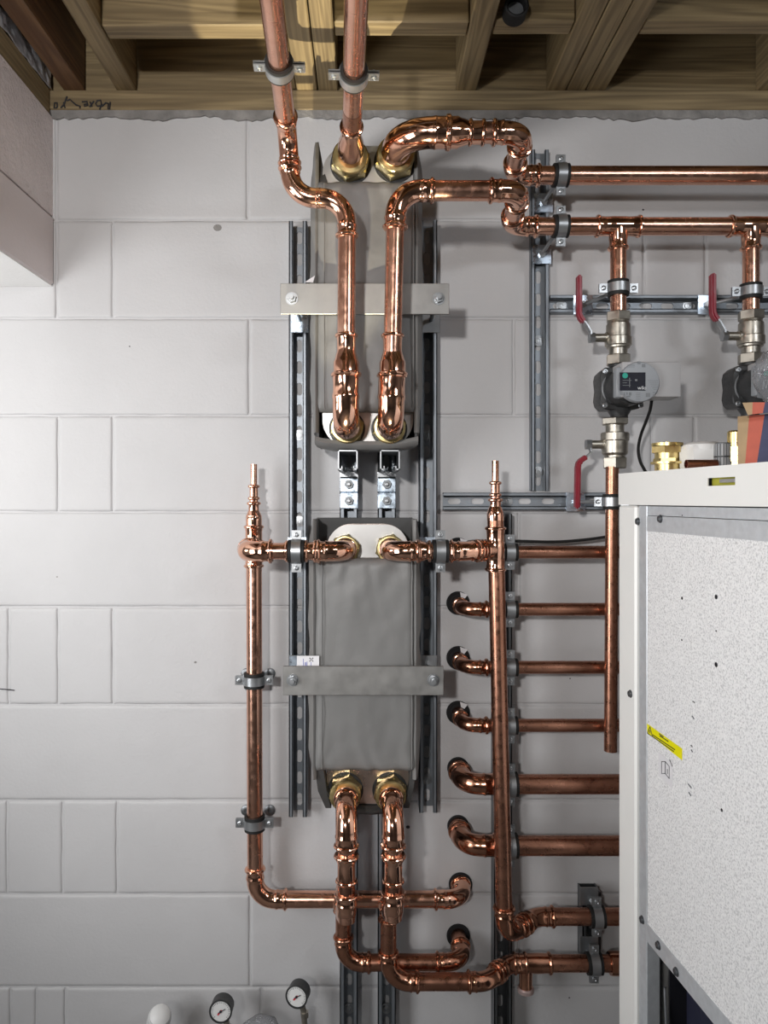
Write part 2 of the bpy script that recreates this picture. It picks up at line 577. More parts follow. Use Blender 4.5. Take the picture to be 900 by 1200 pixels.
HJ = CAMZ + 0.958     # underside of the joists
structure('floor', MB().box((-2.4, -4.0, -0.1), (1.9, 0.10, 0.0)), M_FLOOR)
ceiling = structure('ceiling', MB().box((-2.4, -4.0, HJ + 0.222), (1.9, 0.10, HJ + 0.245)), M_WX)
part('wall_plate', MB().box((-0.775, -0.006, CAMZ + 0.912), (1.88, 0.094, HJ), 0.002), M_WX, ceiling)
part('rim_board', MB().box((-2.3, 0.004, HJ), (1.88, 0.05, HJ + 0.22), 0.002), M_WX, ceiling)
def joist(x0, x1, mat=M_WY, y0=-3.9):
    part('joist', MB().box((x0, y0, HJ), (x1, 0.0, HJ + 0.22), 0.0025), mat, ceiling)
jx = [(75, 100, M_WYD), (137, 160, M_WY), (348, 372, M_WY), (373.5, 396, M_WY), (534, 558, M_WY),
      (640, 662.5, M_WY), (663.5, 685.5, M_WY), (686.5, 709, M_WY), (885, 908, M_WY), (1110, 1133, M_WY)]
for a, b, m in jx: joist((a - 430) * 0.002, (b - 430) * 0.002, m)
joist(-1.2, -1.155); joist(-1.7, -1.655)
part('packing_strip', MB().box(((341.5 - 430) * 0.002, -1.2, HJ + 0.004), ((347 - 430) * 0.002, -0.002, HJ + 0.2), 0.001), M_WY, ceiling)
def noggin(a, b, off, z=0.0):
    part('noggin', MB().box(((a - 430) * 0.002 + 0.002, -off - 0.045, HJ + 0.004 + z), ((b - 430) * 0.002 - 0.002, -off, HJ + 0.22), 0.0025), M_WX, ceiling)
noggin(160, 341, 0.185); noggin(396, 534, 0.195); noggin(558, 640, 0.20); noggin(709, 885, 0.20); noggin(908, 1110, 0.20)
noggin(100, 137, 0.75); noggin(160, 341, 1.3); noggin(396, 534, 1.5); noggin(709, 885, 1.4)

# left side: rough render above a painted concrete lintel, open below
XL = -0.736
wl = structure('wall_left', MB().box((-0.96, -1.3, CAMZ + 0.665), (XL, 0.0, CAMZ + 0.895)), M_ROUGH)
lb = MB().box((-0.965, -1.3, CAMZ + 0.503), (XL + 0.002, 0.0, CAMZ + 0.662), 0.004)
part('lintel', lb, M_LINTEL, wl)
part('soffit', MB().box((-2.34, -1.3, CAMZ + 0.500), (XL - .001, -0.001, CAMZ + 0.5028)), M_SOFF, wl)  # added thin slab, its lit brightness put into the colour
part('wall_plate', MB().box((-0.96, -3.9, CAMZ + 0.897), (XL - 0.004, -0.008, HJ), 0.002), M_WY, ceiling)
# crinkled silver strip standing on the plate
mb = MB()
n = 70
for i in range(n):
    ya, yb = -0.01 - 1.0 * i / n, -0.01 - 1.0 * (i + 1) / n
    f = lambda y, q: -0.738 + .007 * noise.noise((y * 22, q * 3.1, 2)) + .004 * noise.noise((y * 60, q * 5, 7))
    hgt = lambda y: .040 + .012 * noise.noise((y * 9, 8, 1))
    for q in range(3):
        pa0, pa1 = V(f(ya, q), ya, HJ + .001 + hgt(ya) * q / 3), V(f(ya, q + 1), ya, HJ + .001 + hgt(ya) * (q + 1) / 3)
        pb0, pb1 = V(f(yb, q), yb, HJ + .001 + hgt(yb) * q / 3), V(f(yb, q + 1), yb, HJ + .001 + hgt(yb) * (q + 1) / 3)
        mb.add([pa0, pb0, pb1, pa1, pa0 - V(.003, 0, 0), pb0 - V(.003, 0, 0), pb1 - V(.003, 0, 0), pa1 - V(.003, 0, 0)],
               [(0, 3, 2, 1), (4, 5, 6, 7), (0, 1, 5, 4), (3, 7, 6, 2), (0, 4, 7, 3), (1, 2, 6, 5)])
part('foil_strip', mb, M_FOIL, ceiling)
structure('wall_alcove', MB().box((-2.45, -4.0, 0), (-2.35, 0.1, HJ + 0.22)), M_SOFF)
structure('wall_right', MB().box((1.85, -4.0, 0), (1.95, 0.1, HJ + 0.22)), M_BARE)
structure('wall_front', MB().box((-2.45, -4.1, 0), (1.95, -4.0, HJ + 0.22)), M_BARE)
# hand-written marks on the wall plate
def stroke(mb, pts, r=0.0018, y=-0.0075):
    q = [P(a, b, -y) for a, b in pts]
    mb.sweep(q, [r] * len(q), 6)
mb = MB()
sc = lambda l: [(55 + a / 10, 100 + b / 10) for a, b in l]
for l in ([(85, 270), (90, 205), (118, 205), (122, 250), (100, 270)], [(160, 265), (200, 225), (235, 130)], [(195, 200), (212, 265)],
          [(235, 180), (270, 165), (340, 230), (390, 245), (385, 270)], [(410, 195), (470, 190), (480, 235), (440, 245), (435, 225), (475, 215)],
          [(500, 255), (550, 185)], [(505, 195), (530, 250)], [(640, 240), (590, 245), (570, 215), (590, 180), (630, 175), (640, 220), (618, 285)],
          [(640, 250), (690, 205), (720, 215), (715, 275), (735, 275), (742, 195)]):
    stroke(mb, sc(l))
part('pencil_marks', mb, M_INK, ceiling, 'black handwritten scrawl on the timber')

# ------------------------------------------------------------------ pipework
def ring_mb(mb, p, axis, r, wdt=0.008, h=0.0042, n=24):
    prof = [(-wdt / 2, r), (-wdt * 0.35, r + h * 0.72), (-wdt * 0.12, r + h), (wdt * 0.12, r + h), (wdt * 0.35, r + h * 0.72), (wdt / 2, r)]
    mb.lathe(p, axis, prof, n)
    return mb

def fitting(parent, name, p, axis, prof, mat, rings=(), label=None, rotn=0.0, n=24):
    o = part(name, MB().lathe(p, axis, prof, n, rotn), mat, parent, label)
    a = Vector(axis).normalized()
    for t, r in rings:
        part('press_ring', ring_mb(MB(), Vector(p) + a * t, a, r), mat, o)
    return o

def run(root, pts, rad, bends, mat=None, fmat=None, re=None, sock=None, rings=True):
    sk = (lambda q: sock[q]) if isinstance(sock, list) else (lambda q: sock or 1.7)
    """pts: corner points; rad: one radius per segment; bends: bend radius per inner corner (0 = mitre, no elbow)"""
    mat, fmat = mat or M_CU, fmat or M_CUF
    n = len(pts)
    if not hasattr(rad, '__len__'): rad = [rad] * (n - 1)
    info = []
    for i in range(1, n - 1):
        u, v = (pts[i] - pts[i - 1]).normalized(), (pts[i + 1] - pts[i]).normalized()
        th = u.angle(v)
        T = bends[i - 1] * math.tan(th / 2)
        info.append((u, v, th, T))
    for i in range(n - 1):
        a, b = pts[i].copy(), pts[i + 1].copy()
        d = (b - a).normalized()
        if i > 0: a += d * info[i - 1][3]
        if i < n - 2: b -= d * info[i][3]
        if (b - a).dot(d) > 0.004:
            part('pipe', MB().cyl(a, b, rad[i], 28), mat, root)
    for i in range(1, n - 1):
        u, v, th, T = info[i - 1]
        if T <= 0: continue
        C = pts[i]
        r = (re[i - 1] if re else None) or max(rad[i - 1], rad[i])
        Lw = sk(i - 1) * r
        def avail(j, me):   # free length on segment j, shared with the neighbour elbow
            ln = (pts[j + 1] - pts[j]).length - T
            other = j if me == j + 1 else j + 1
            if 0 < other < n - 1:
                ln = (ln - info[other - 1][3]) / 2
            return max(0.002, ln)
        La, Lb = min(Lw, avail(i - 1, i)), min(Lw, avail(i, i))
        path, ra, hx = [], [], []
        for s_, rr_, h_ in ((1.0, .0018, 0), (.72, .0018, 0), (.64, .0012, .022), (.25, .0012, .022), (.16, .0026, 0), (.08, .0026, 0)):
            path.append(C - u * (T + La * s_)); ra.append(r + rr_); hx.append(h_)
        axis = u.cross(v).normalized()
        R = bends[i - 1]
        nrm = axis.cross(u).normalized()
        cen = C - u * T + nrm * R
        N = max(5, int(th / 0.13))
        for k in range(N + 1):
            q = Matrix.Rotation(th * k / N, 3, axis) @ (C - u * T - cen)
            path.append(cen + q); ra.append(r + .0012); hx.append(0)
        for s_, rr_, h_ in ((.08, .0026, 0), (.16, .0026, 0), (.25, .0012, .022), (.64, .0012, .022), (.72, .0018, 0), (1.0, .0018, 0)):
            path.append(C + v * (T + Lb * s_)); ra.append(r + rr_); hx.append(h_)
        e = part('elbow', MB().sweep(path, ra, 26, hx), fmat, root, sharp=50)
        if rings:
            for p, ax, ln in ((C - u * (T + La - .005), u, La), (C + v * (T + Lb - .005), v, Lb)):
                if ln > 0.012:
                    part('press_ring', ring_mb(MB(), p, ax, r + .0012), fmat, e)
    return root

def pipe_thing(label, loc, group=None):
    return thing('copper_pipe', label, 'pipe', loc, group)

def port(parent, p, out, r, n=6, len_=0.030, mat=None):
    """brass union nut on a port stub"""
    mat = mat or M_BRASS
    a = Vector(out).normalized()
    nut = MB()
    nut.lathe(p, a, [(0.0014, r * 1.46), (0.003, r * 1.56), (len_ * .62, r * 1.56), (len_ * .70, r * 1.46)], 6, 0.3)
    nut.lathe(p, a, [(len_ * .6, r * 1.42), (len_ * 1.05, r * 1.40), (len_ * 1.12, r * 1.32), (len_ * 1.14, r * 1.04)], 28)
    return part('union_nut', nut, mat, parent, 'brass union nut')

R35, R28, R42 = 0.0175, 0.0142, 0.0212

# -- upper exchanger pipes
OFF_U = 0.200          # front of the upper jacket
HX_U = 0.180           # plate of the upper exchanger
zA = CAMZ + 0.708
# left pipe from the ceiling, S bend and drop to the lower left port
c0 = P(319, 0, 0.66)
cA = P(337, 160, 0.295); cA.z = CAMZ + 0.708
far = cA + (P(319, 2, 0.66) - cA) * 6.2
far.z = cA.z
cB = P(342, 232, 0.293)
cC = P(407, 232, 0.290); cC.z = cB.z
cD = P(405, 496, 0.287)
pD = V(cD.x, -HX_U, cD.z)
t1 = pipe_thing('copper pipe from under the joists, S-bent, dropping to the upper exchanger lower left port', cD)
run(t1, [far, cA, cB, cC, cD, pD], [R35, R35, R35, R35, R35, 0.0225], [.045, .05, .05, .046], re=[None, None, None, 0.0245], sock=[1.5, 1.5, 1.5, 2.15])
def reducer_down(root, x_off_px, y0, y1, y2, y3, off, r0, r1):
    """socket, cone and wide socket seen going down, by pixel heights"""
    p = P(x_off_px, y0, off)
    zz = lambda y: S(y - y0, off)
    fitting(root, 'reducer', p, (0, 0, -1), [(0, r0 + .0018), (zz(y0 + 7), r0 + .0018), (zz(y0 + 8), r0 + .0012, .02), (zz(y1 - 3), r0 + .0012, .02), (zz(y1), r0 + .001), (zz(y2 - 3), r1), (zz(y2), r1 + .002), (zz(y3), r1 + .002)], M_CUF,
            [(.004, r0 + .001), (zz(y3) - .004, r1 + .002)])
reducer_down(t1, 406, 391, 412, 425, 441, 0.289, R35, 0.0235)
port(t1, pD, (0, -1, 0), 0.0235)
# straight pipe from the top left port
t2 = pipe_thing('straight copper pipe under the joists from the upper exchanger top left port', P(411, 195, HX_U))
pp = V(P(411, 195, HX_U).x, -HX_U, zA - 0.005)
qq = P(418, 0, 0.70); qq = pp + (V(qq.x, qq.y, pp.z) - pp) * 3.2
run(t2, [pp, qq], R35, [])
fitting(t2, 'reducer', pp + V(0, -.02, 0), qq - pp, [(0, .0265), (.055, .0262), (.075, .0245), (.100, R35 + .0015), (.125, R35 + .0012, .02), (.130, R35 + .0018), (.139, R35 + .0018)], M_CUF, [(.134, R35 + .001)])
part('aged_band', MB().lathe(pp, qq - pp, [(.165, R35 + .0002), (.215, R35 + .0002)], 28, c0=False, c1=False), M_CUA, t2, 'dull brown band on the pipe')
port(t2, pp, (0, -1, 0), 0.0265, len_=.036)
# line A
OFB = 0.118
t3 = pipe_thing('topmost copper pipe with a fat elbow, running right along the wall', P(465, 195, HX_U))
p0 = V(P(463, 195, HX_U).x, -HX_U, zA)
a1 = V(p0.x, -0.302, zA)
a2 = V(0.301, -0.302, zA)
a3 = V(0.317, -OFB, zA)
a4 = V(1.20, -OFB, zA)
RA = 0.0197
run(t3, [p0, a1, a2, a3, a4], [.0255, RA, RA, RA], [.068, .040, .040], re=[.0275, .0202, .0202], sock=1.2)
def reducer_x(root, xs, y, off, r1, r0, z):
    p = V(P(xs[0], y, off).x, -off, z)
    zz = lambda x: S(x - xs[0], off)
    fitting(root, 'reducer', p, (1, 0, 0), [(0, r1 + .0015), (zz(xs[1]), r1 + .0015), (zz(xs[2]), r1 - .002), (zz(xs[3]), r0 + .001), (zz(xs[3] + 3), r0 + .0012, .02), (zz(xs[4] - 4), r0 + .0012, .02), (zz(xs[4]), r0 + .0018)], M_CUF,
            [(zz(xs[1] - 10), r1 + .0015), (zz(xs[3] + 1), r0 + .001), (zz(xs[4] - 2), r0 + .001)])
reducer_x(t3, (506, 536, 540, 550, 568), 157, 0.302, .0275, RA, zA)
port(t3, p0, (0, -1, 0), 0.0275, len_=.036)
# line B
zB = CAMZ + 0.597
t4 = pipe_thing('copper pipe rising from the upper exchanger lower right port, teed to both pumps', P(460, 496, HX_U))
b0 = V(P(458, 496, 0.287).x, -HX_U, CAMZ + 0.149)
b1 = V(b0.x, -0.287, b0.z)
b2 = V(P(464, 223, 0.300).x, -0.300, zB)
b3 = V(0.297, -0.300, zB)
b4 = V(0.311, -OFB, zB)
b5 = V(1.20, -OFB, zB)
RB = 0.0192
run(t4, [b0, b1, b2, b3, b4, b5], [.0225, R35, RB, RB, RB], [.046, .050, .040, .040], re=[.0245, .0195, .0197, .0197], sock=[2.15, 1.3, 1.3, 1.3])
reducer_down(t4, 460, 391, 412, 425, 441, 0.289, R35, 0.0235)
port(t4, b0, (0, -1, 0), 0.0235)
def tee_down(root, px, r, rb, z, off, half, drop, mat, fmat):
    x = P(px, 0, off).x
    c = V(x, -off, z)
    mb = MB().lathe(c + V(-half, 0, 0), (1, 0, 0), [(0, r + .002), (half * .3, r + .002), (half * .34, r + .0012, .015), (half * .6, r + .0012, .015), (half * .7, r + .002), (half * 1.3, r + .002), (half * 1.4, r + .0012, .015), (half * 1.66, r + .0012, .015), (half * 1.7, r + .002), (half * 2, r + .002)], 26)
    mb.lathe(c, (0, 0, -1), [(0, rb + .003), (r + .010, rb + .002), (r + .012, rb + .0012, .02), (drop - .012, rb + .0012, .02), (drop, rb + .0018)], 24)
    t = part('tee', mb, fmat, root)
    for p, ax, rr_ in ((c + V(-half + .004, 0, 0), (1, 0, 0), r + .001), (c + V(half - .004, 0, 0), (1, 0, 0), r + .001), (c + V(0, 0, -drop + .004), (0, 0, 1), rb + .001)):
        part('press_ring', ring_mb(MB(), p, ax, rr_), fmat, t)
    return c
TX1, TX2 = 724.5, 880
tc1 = tee_down(t4, TX1, RB, R35, zB, OFB, 0.049, 0.052, M_CU, M_CUF)
tc2 = tee_down(t4, TX2, RB, R35, zB, OFB, 0.049, 0.052, M_CU, M_CUF)
for (tc, lab) in ((tc1, 'short copper drop from the left tee to the valve above the left pump'), (tc2, 'short copper drop from the right tee to the valve above the right pump')):
    e = V(tc.x, -OFB, CAMZ - (369 - PY0) / FOC * (DIST - OFB))
    s_ = tc + V(0, 0, -.050)
    o = MB().cyl(s_, e, R35 * .98, 28)
    solo('copper_pipe', o, M_CU, lab, 'pipe', 'copper drops to the valves')

# -- lower exchanger pipes
HX_L = 0.105
zH = CAMZ - 0.1065
OFH = 0.190
OFL = 0.066
XLv = P(297.5, 0, OFL).x
t5 = pipe_thing('tall left copper riser with a stepped capped top, turning right at the bottom', V(XLv, -OFL, CAMZ - .8))
p0 = V(P(405, 645, HX_L).x, -HX_L, zH)
l1 = V(p0.x, -OFH, zH)
l2 = V(XLv + .002, -OFH, zH)
l3 = V(XLv, -OFL, zH)
run(t5, [p0, l1, l2, l3], [R35] * 3, [.036, .034], re=[.0200, .0205], sock=1.15)
port(t5, p0, (0, -1, 0), 0.0215, len_=.028)
for x in (342.5,):
    pass
pc = V(P(353, 0, OFH).x, -OFH, zH)
fitting(t5, 'coupling', V(P(356, 0, OFH).x, -OFH, zH), (1, 0, 0), [(0, .0195), (.004, .0195), (.005, .0192, .02), (.016, .0192, .02), (.022, .0215), (.028, .0215)], M_CUF, [(.005, .0195), (.024, .0205)])
fitting(t5, 'coupling', V(P(333, 0, OFH).x, -OFH, zH), (1, 0, 0), [(0, .0192), (.012, .0192)], M_CUF, [(.006, .0190)])
zb = CAMZ - (1054 - PY0) / FOC * (DIST - OFL)
lb0 = V(XLv, -OFL, zH + .03)
lb1 = V(XLv + .003, -OFL, zb)
lb2 = V(.219, -OFL, zb)
lb3 = V(.219, -.001, zb)
run(t5, [V(XLv, -OFL, CAMZ - (604 - PY0) / FOC * (DIST - OFL)), lb1, lb2, lb3], [.0176, .0182, .0182], [.046, .042], sock=1.5)
def stepped_top(root, x, off, y_ring):
    """stepped reducers up to a short thin capped pipe"""
    z = lambda y: CAMZ - (y - PY0) / FOC * (DIST - off)
    zc = zH
    up = V(0, 0, 1)
    k = lambda y: z(y) - z(y_ring)
    tee = part('tee', MB().lathe(V(x, -off, zc - .046), up, [(0, .0195), (.012, .0195), (.014, .0188, .015), (.028, .0188, .015), (.03, .0198), (.062, .0198), (.064, .0190, .012), (.082, .0190, .012), (.084, .0196), (.096, .0196)], 26), M_CUF, root)
    for t in (.004, .092):
        part('press_ring', ring_mb(MB(), V(x, -off, zc - .046 + t), up, .0186), M_CUF, tee)
    p = V(x, -off, z(y_ring))
    fitting(root, 'reducer', p, up, [(0, .0180), (.010, .0182), (.018, .0175), (.030, .0125), (k(y_ring - 14), .0122), (k(y_ring - 16), .0118, .02), (k(y_ring - 23), .0118, .02), (k(y_ring - 24), .0126)], M_CUF, [(k(y_ring - 24), .0118)])
    fitting(root, 'reducer', V(x, -off, z(y_ring - 24)), up, [(0, .0098), (k(y_ring - 8), .0096), (k(y_ring - 18), .0094, .02), (k(y_ring - 20), .0098)], M_CUF, [(k(y_ring - 6), .0094), (k(y_ring - 20), .0092)])
    part('thin_pipe', MB().lathe(V(x, -off, z(y_ring - 43)), up, [(0, .0074), (k(y_ring - 27), .0074), (k(y_ring - 27) - .001, .0055)], 20), M_CU, root)
stepped_top(t5, XLv, OFL, 614)

OFR = 0.150
XR0 = P(580.5, 640, OFR).x
t6 = pipe_thing('long dark copper downpipe with a stepped top, in front of six branch pipes', V(XR0, -OFR, CAMZ - .8))
p0 = V(P(457, 645, HX_L).x, -HX_L, zH)
r1 = V(p0.x, -OFH, zH)
r2 = V(P(546, 645, OFH).x, -OFH, zH)
r3 = V(XR0, -OFR, zH)
run(t6, [p0, r1, r2, r3], [R35] * 3, [.036, .045], re=[.0200, .0192], sock=1.2)
port(t6, p0, (0, -1, 0), 0.0215, len_=.028)
fitting(t6, 'coupling', V(P(489, 0, OFH).x, -OFH, zH), (1, 0, 0), [(0, .0215), (.010, .0215), (.016, .0192), (.018, .0190, .02), (.026, .0190, .02), (.028, .0195)], M_CUF, [(.004, .0205), (.025, .0190)])
fitting(t6, 'coupling', r2 + (r3 - r2).normalized() * .036, r3 - r2, [(0, .0195), (.014, .0195)], M_CUF, [(.004, .0188), (.012, .0188)])
d1 = V(.2945, -OFR, CAMZ - .935)
d2 = V(.2945 + .084, -.072, CAMZ - .935)
d3 = V(.64, -.072, CAMZ - .935)
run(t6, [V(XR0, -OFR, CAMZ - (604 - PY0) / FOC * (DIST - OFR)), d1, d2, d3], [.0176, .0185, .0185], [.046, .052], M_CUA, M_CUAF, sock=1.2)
stepped_top(t6, XR0, OFR, 610)

# -- bottom loops
OFV = 0.222
def loop(root, px, zn, px_front, y_bot, px_back, off_back, rest, bends_rest, rads, fmat2):
    p0 = V(P(px, 926, HX_L).x, -HX_L, zn)
    f1 = V(P(px_front, 950, OFV).x, -OFV, zn)
    f2 = V(P(px_front, y_bot, OFV).x, -OFV, CAMZ - (y_bot - PY0) / FOC * (DIST - OFV))
    f3 = V(P(px_back, 0, off_back).x, -off_back, f2.z)
    port(root, p0, (0, -1, 0), 0.0240, len_=.034)
    run(root, [p0, f1, f2], [.0205, R35], [.045], re=[.0210], sock=1.3)
    run(root, [f1 * .5 + f2 * .5, f2, f3], [R35] * 2, [.032], M_CU, M_CUF, re=[.0198], sock=1.3)
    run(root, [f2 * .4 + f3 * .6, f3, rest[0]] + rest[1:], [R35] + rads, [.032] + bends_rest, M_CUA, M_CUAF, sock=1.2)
    y0 = 1000
    zz = lambda y: S(y - y0, OFV)
    fitting(root, 'reducer', P(px_front, y0, OFV), (0, 0, -1), [(0, .0228), (zz(1006), .0228), (zz(1010), .0192), (zz(1012), .0186, .02), (zz(1028), .0186, .02), (zz(1030), .0194), (zz(1035), .0194)], M_CUF, [(zz(1003), .0220), (zz(1032), .0186)])
zN = CAMZ - .335 * 1.0 - .302
t7 = pipe_thing('left copper loop under the lower exchanger, turning right into the wall', P(406, 1000, OFV))
ofb1 = .100
xb1 = P(402.5, 0, ofb1).x
z1 = CAMZ - .5345 * 1.0 - .4855
loop(t7, 405, zN, 406, 1079, 402.5, ofb1,
     [V(xb1, -ofb1, z1), V(.214, -ofb1, z1), V(.214, -.001, z1)], [.040, .042], [R35, R35, R35], M_CUF)
t8 = pipe_thing('right copper loop under the lower exchanger, running right past a small drain stub', P(460, 1000, OFV))
ofb2 = .140
xb2 = P(455, 0, ofb2).x
z2 = CAMZ - 1.036
loop(t8, 457, zN, 461, 1077, 455.5, ofb2,
     [V(xb2, -ofb2, z2), V(.258, -ofb2, z2), V(.316, -.078, z2), V(.64, -.078, z2)], [.046, .050, .050], [R35, R35, .0180, .0180], M_CUF)
def tee_stub(root):
    x0, x1, off = P(601, 0, .078).x, P(646, 0, .078).x, .078
    mb = MB().lathe(V(x0, -off, z2), (1, 0, 0), [(0, .0205), (.010, .0205), (.012, .0197), (.030, .0197), (x1 - x0 - .03, .0205), (x1 - x0 - .012, .0197), (x1 - x0, .0205)], 26)
    xs = P(616, 0, off).x
    mb.lathe(V(xs, -off, z2), (0, 0, -1), [(0, .0160), (.028, .0150), (.046, .0145), (.048, .0150), (.052, .0150)], 24)
    t = part('tee', mb, M_CUAF, root)
    for x in (x0 + .004, x1 - .004):
        part('press_ring', ring_mb(MB(), V(x, -off, z2), (1, 0, 0), .0192), M_CUAF, t)
    part('drain_cap', MB().lathe(V(xs, -off, z2 - .052), (0, 0, -1), [(0, .016), (.003, .0185), (.010, .0185), (.012, .016)], 24), simple('dull_pink_cap', (.55, .42, .40), .45, .6), root, 'pale ring at the end of the drain stub')
    part('coupling', MB().lathe(V(P(714, 0, off).x, -off, z2), (1, 0, 0), [(0, .0235), (.004, .0245), (.04, .0245)], 26), M_CUAF, root)
tee_stub(t8)

# -- six branch pipes leaving the wall
def sleeve(x, z, r, label):
    o = thing('wall_sleeve', label, 'pipe sleeve', (x, -.001, z), 'black sleeves in the wall')
    part('foam_ring', MB().lathe(V(x, -.0002, z), (0, -1, 0), [(0, r), (.004, r), (.0045, r - .004), (.002, r - .006)], 32), M_FOAM, o)
    return o
branches = [(647, R28, 'topmost'), (714, R28, 'second'), (782, R28, 'third'), (850, R28, 'fourth'), (919, R42, 'fifth, thick'), (991, R42, 'lowest, thick')]
OFBR = .098
XBR = .2135
for y, r, lab in branches:
    z = CAMZ - (y - PY0) / FOC * (DIST - OFBR)
    t = pipe_thing(f'{lab} copper branch of the six that leave the wall behind the dark downpipe', V(XBR, -.005, z), 'branch pipes out of the wall')
    R = .034 if r < .018 else .042
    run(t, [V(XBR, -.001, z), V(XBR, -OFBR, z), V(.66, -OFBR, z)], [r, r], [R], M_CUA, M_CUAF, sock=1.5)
    s_ = sleeve(XBR, z, .0275 if r < .018 else .0255, f'black sleeve in the wall round the {lab} of the six branch pipes')
    if r < .018:
        mb = MB().prism([(XBR + .004, -.0052, z + .0265), (XBR + .022, -.0052, z + .020), (XBR + .014, -.0052, z + .010), (XBR + .006, -.0052, z + .014)], (0, -.0012, 0))
        part('paper_scrap', mb, M_PAPER, s_, 'white scrap of paper in the sleeve')
for x, z, lab in ((.219, zb, 'bottom of the tall left riser'), (.214, z1, 'left copper loop')):
    sleeve(x, z, .0275, f'black sleeve in the wall where the {lab} enters')

# -- supply pipe that passes the unit
OFS = .140
xs0 = .5455
sp = pipe_thing('open-ended vertical copper pipe below the lower valve, beside the white unit', V(xs0 - .010, -OFS, CAMZ - .5))
z_top = CAMZ - (547 - PY0) / FOC * (DIST - OFS)
z_bot = CAMZ - (880 - PY0) / FOC * (DIST - OFS)
xa, xb = P(717.5, 0, OFS).x, P(715.5, 0, OFS).x
mb = MB().lathe(V(xb, -OFS, z_bot), V(xa - xb, 0, z_top - z_bot), [(.03, .0118), (0, .0125), (0, .0138), (z_top - z_bot, .0138)], 26)
part('pipe', mb, M_CUA, sp)

# ------------------------------------------------------------------ strut channels
def channel(label, p0, p1, depth=.041, mat=None, group='slotted channels on the wall', screws=(), name='strut_channel', width=.041, out=None, slot_phase=.5, lip=True):
    """slotted C channel lying on the wall from p0 to p1, opening along 'out'"""
    mat = mat or M_STRUT
    p0, p1 = Vector(p0), Vector(p1)
    out = Vector(out) if out else V(0, -1, 0)
    a = (p1 - p0).normalized()
    L = (p1 - p0).length
    c = out.cross(a).normalized()
    hw, th = width / 2, .0025
    mb = MB()
    W = lambda s, u, d: p0 + a * s + c * u + out * (d + .0006)
    # slotted back web
    pitch, sl, sw = .050, .030, .013
    n = max(1, int(L / pitch))
    ph = L / n
    m = 5
    for k in range(n):
        s0, s1 = k * ph, (k + 1) * ph
        sc_ = (s0 + s1) / 2
        rs = sw / 2
        inner, outer = [], []
        for side in (1, -1):
            for i in range(m + 1):
                an = -PI / 2 + PI * i / m
                inner.append((sc_ + side * (sl / 2 - rs + rs * math.cos(an)), side * rs * math.sin(an)))
        for (x, y) in inner:
            fx, fy = (x - sc_) / (ph / 2), y / hw
            g = max(abs(fx), abs(fy), 1e-6)
            ox, oy = fx / g, fy / g
            outer.append([sc_ + ox * ph / 2, oy * hw])
        # pull nearest outer points onto the corners
        for cxs in (-1, 1):
            for cys in (-1, 1):
                q = (sc_ + cxs * ph / 2, cys * hw)
                j = min(range(len(outer)), key=lambda i_: (outer[i_][0] - q[0]) ** 2 + (outer[i_][1] - q[1]) ** 2)
                outer[j] = list(q)
        N = len(inner)
        vs_ = [W(x, y, th) for x, y in inner] + [W(x, y, th) for x, y in outer] + [W(x, y, 0) for x, y in inner]
        fs = []
        for i in range(N):
            j = (i + 1) % N
            fs.append((i, N + i, N + j, j))
            fs.append((2 * N + i, i, j, 2 * N + j))
        mb.add(vs_, fs)
    for sgn in (-1, 1):
        ctr = lambda u, d: W(L / 2, sgn * u, d)
        mb.obox(ctr(hw - th / 2, depth / 2), a * L / 2, c * th / 2, out * depth / 2)
        if lip:
            mb.obox(ctr(hw - .0046, depth - th / 2), a * L / 2, c * .0046, out * th / 2)
            mb.obox(ctr(hw - .0081, depth - .0045), a * L / 2, c * th / 2.4, out * .0045)
    o = solo(name, mb, mat, label, 'channel', group, loc=(p0 + p1) / 2)
    for s_ in screws:
        q = p0 + a * s_
        sm = MB().lathe(q + out * .0036, out, [(0, .0125), (.0018, .0125), (.0022, .0080), (.0042, .0078), (.0046, .0035), (.0030, .0030)], 20)
        me = sm.mesh('screw_washer', M_ZINC, o.location)
        so = link(bpy.data.objects.new('screw', me)); so.parent = o
    return o

def vchan(label, px, y0, y1, screws_y=(), depth=.041, mat=None, phase=.5):
    x = (px - PX0) * .002
    x = P(px, 0, depth / 2).x
    z0, z1 = [CAMZ - (y - PY0) / FOC * (DIST - depth / 2) for y in (y1, y0)]
    z0 = max(z0, .0)
    return channel(label, (x, 0, z0), (x, 0, z1), depth, mat, screws=[CAMZ - (y - PY0) * .002 - z0 for y in screws_y])
def hchan(label, y, x0, x1, screws_x=(), depth=.041, mat=None):
    z = CAMZ - (y - PY0) / FOC * (DIST - depth / 2)
    xa, xb = [P(x, 0, depth / 2).x for x in (x0, x1)]
    return channel(label, (xa, 0, z), (xb, 0, z), depth, mat, screws=[P(x, 0, 0).x - xa for x in screws_x])
vchan('long vertical channel on the left of both heat exchangers', 350, 263, 953, (510, 611))
vchan('long vertical channel on the right of both heat exchangers', 501, 262, 948, (510, 912))
vchan('vertical channel under the two exchangers, left of the middle pair', 409, 528, 1320, (1180,))
vchan('vertical channel under the two exchangers, right of the middle pair', 453, 528, 1320, (1180,))
vchan('vertical channel on the right that carries the two top pipes', 631.5, 178, 575, (400, 553), depth=.022)
hchan('upper horizontal channel behind the pumps', 357.5, 643.5, 1000, (657, 805), depth=.022)
hchan('lower horizontal channel ending behind the white unit', 587.5, 519, 740, (594,), depth=.022)
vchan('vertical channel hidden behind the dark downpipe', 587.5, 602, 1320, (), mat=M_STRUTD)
vchan('short vertical channel at bottom right carrying two clamps', 690, 1040, 1120, (), mat=M_STRUTD)

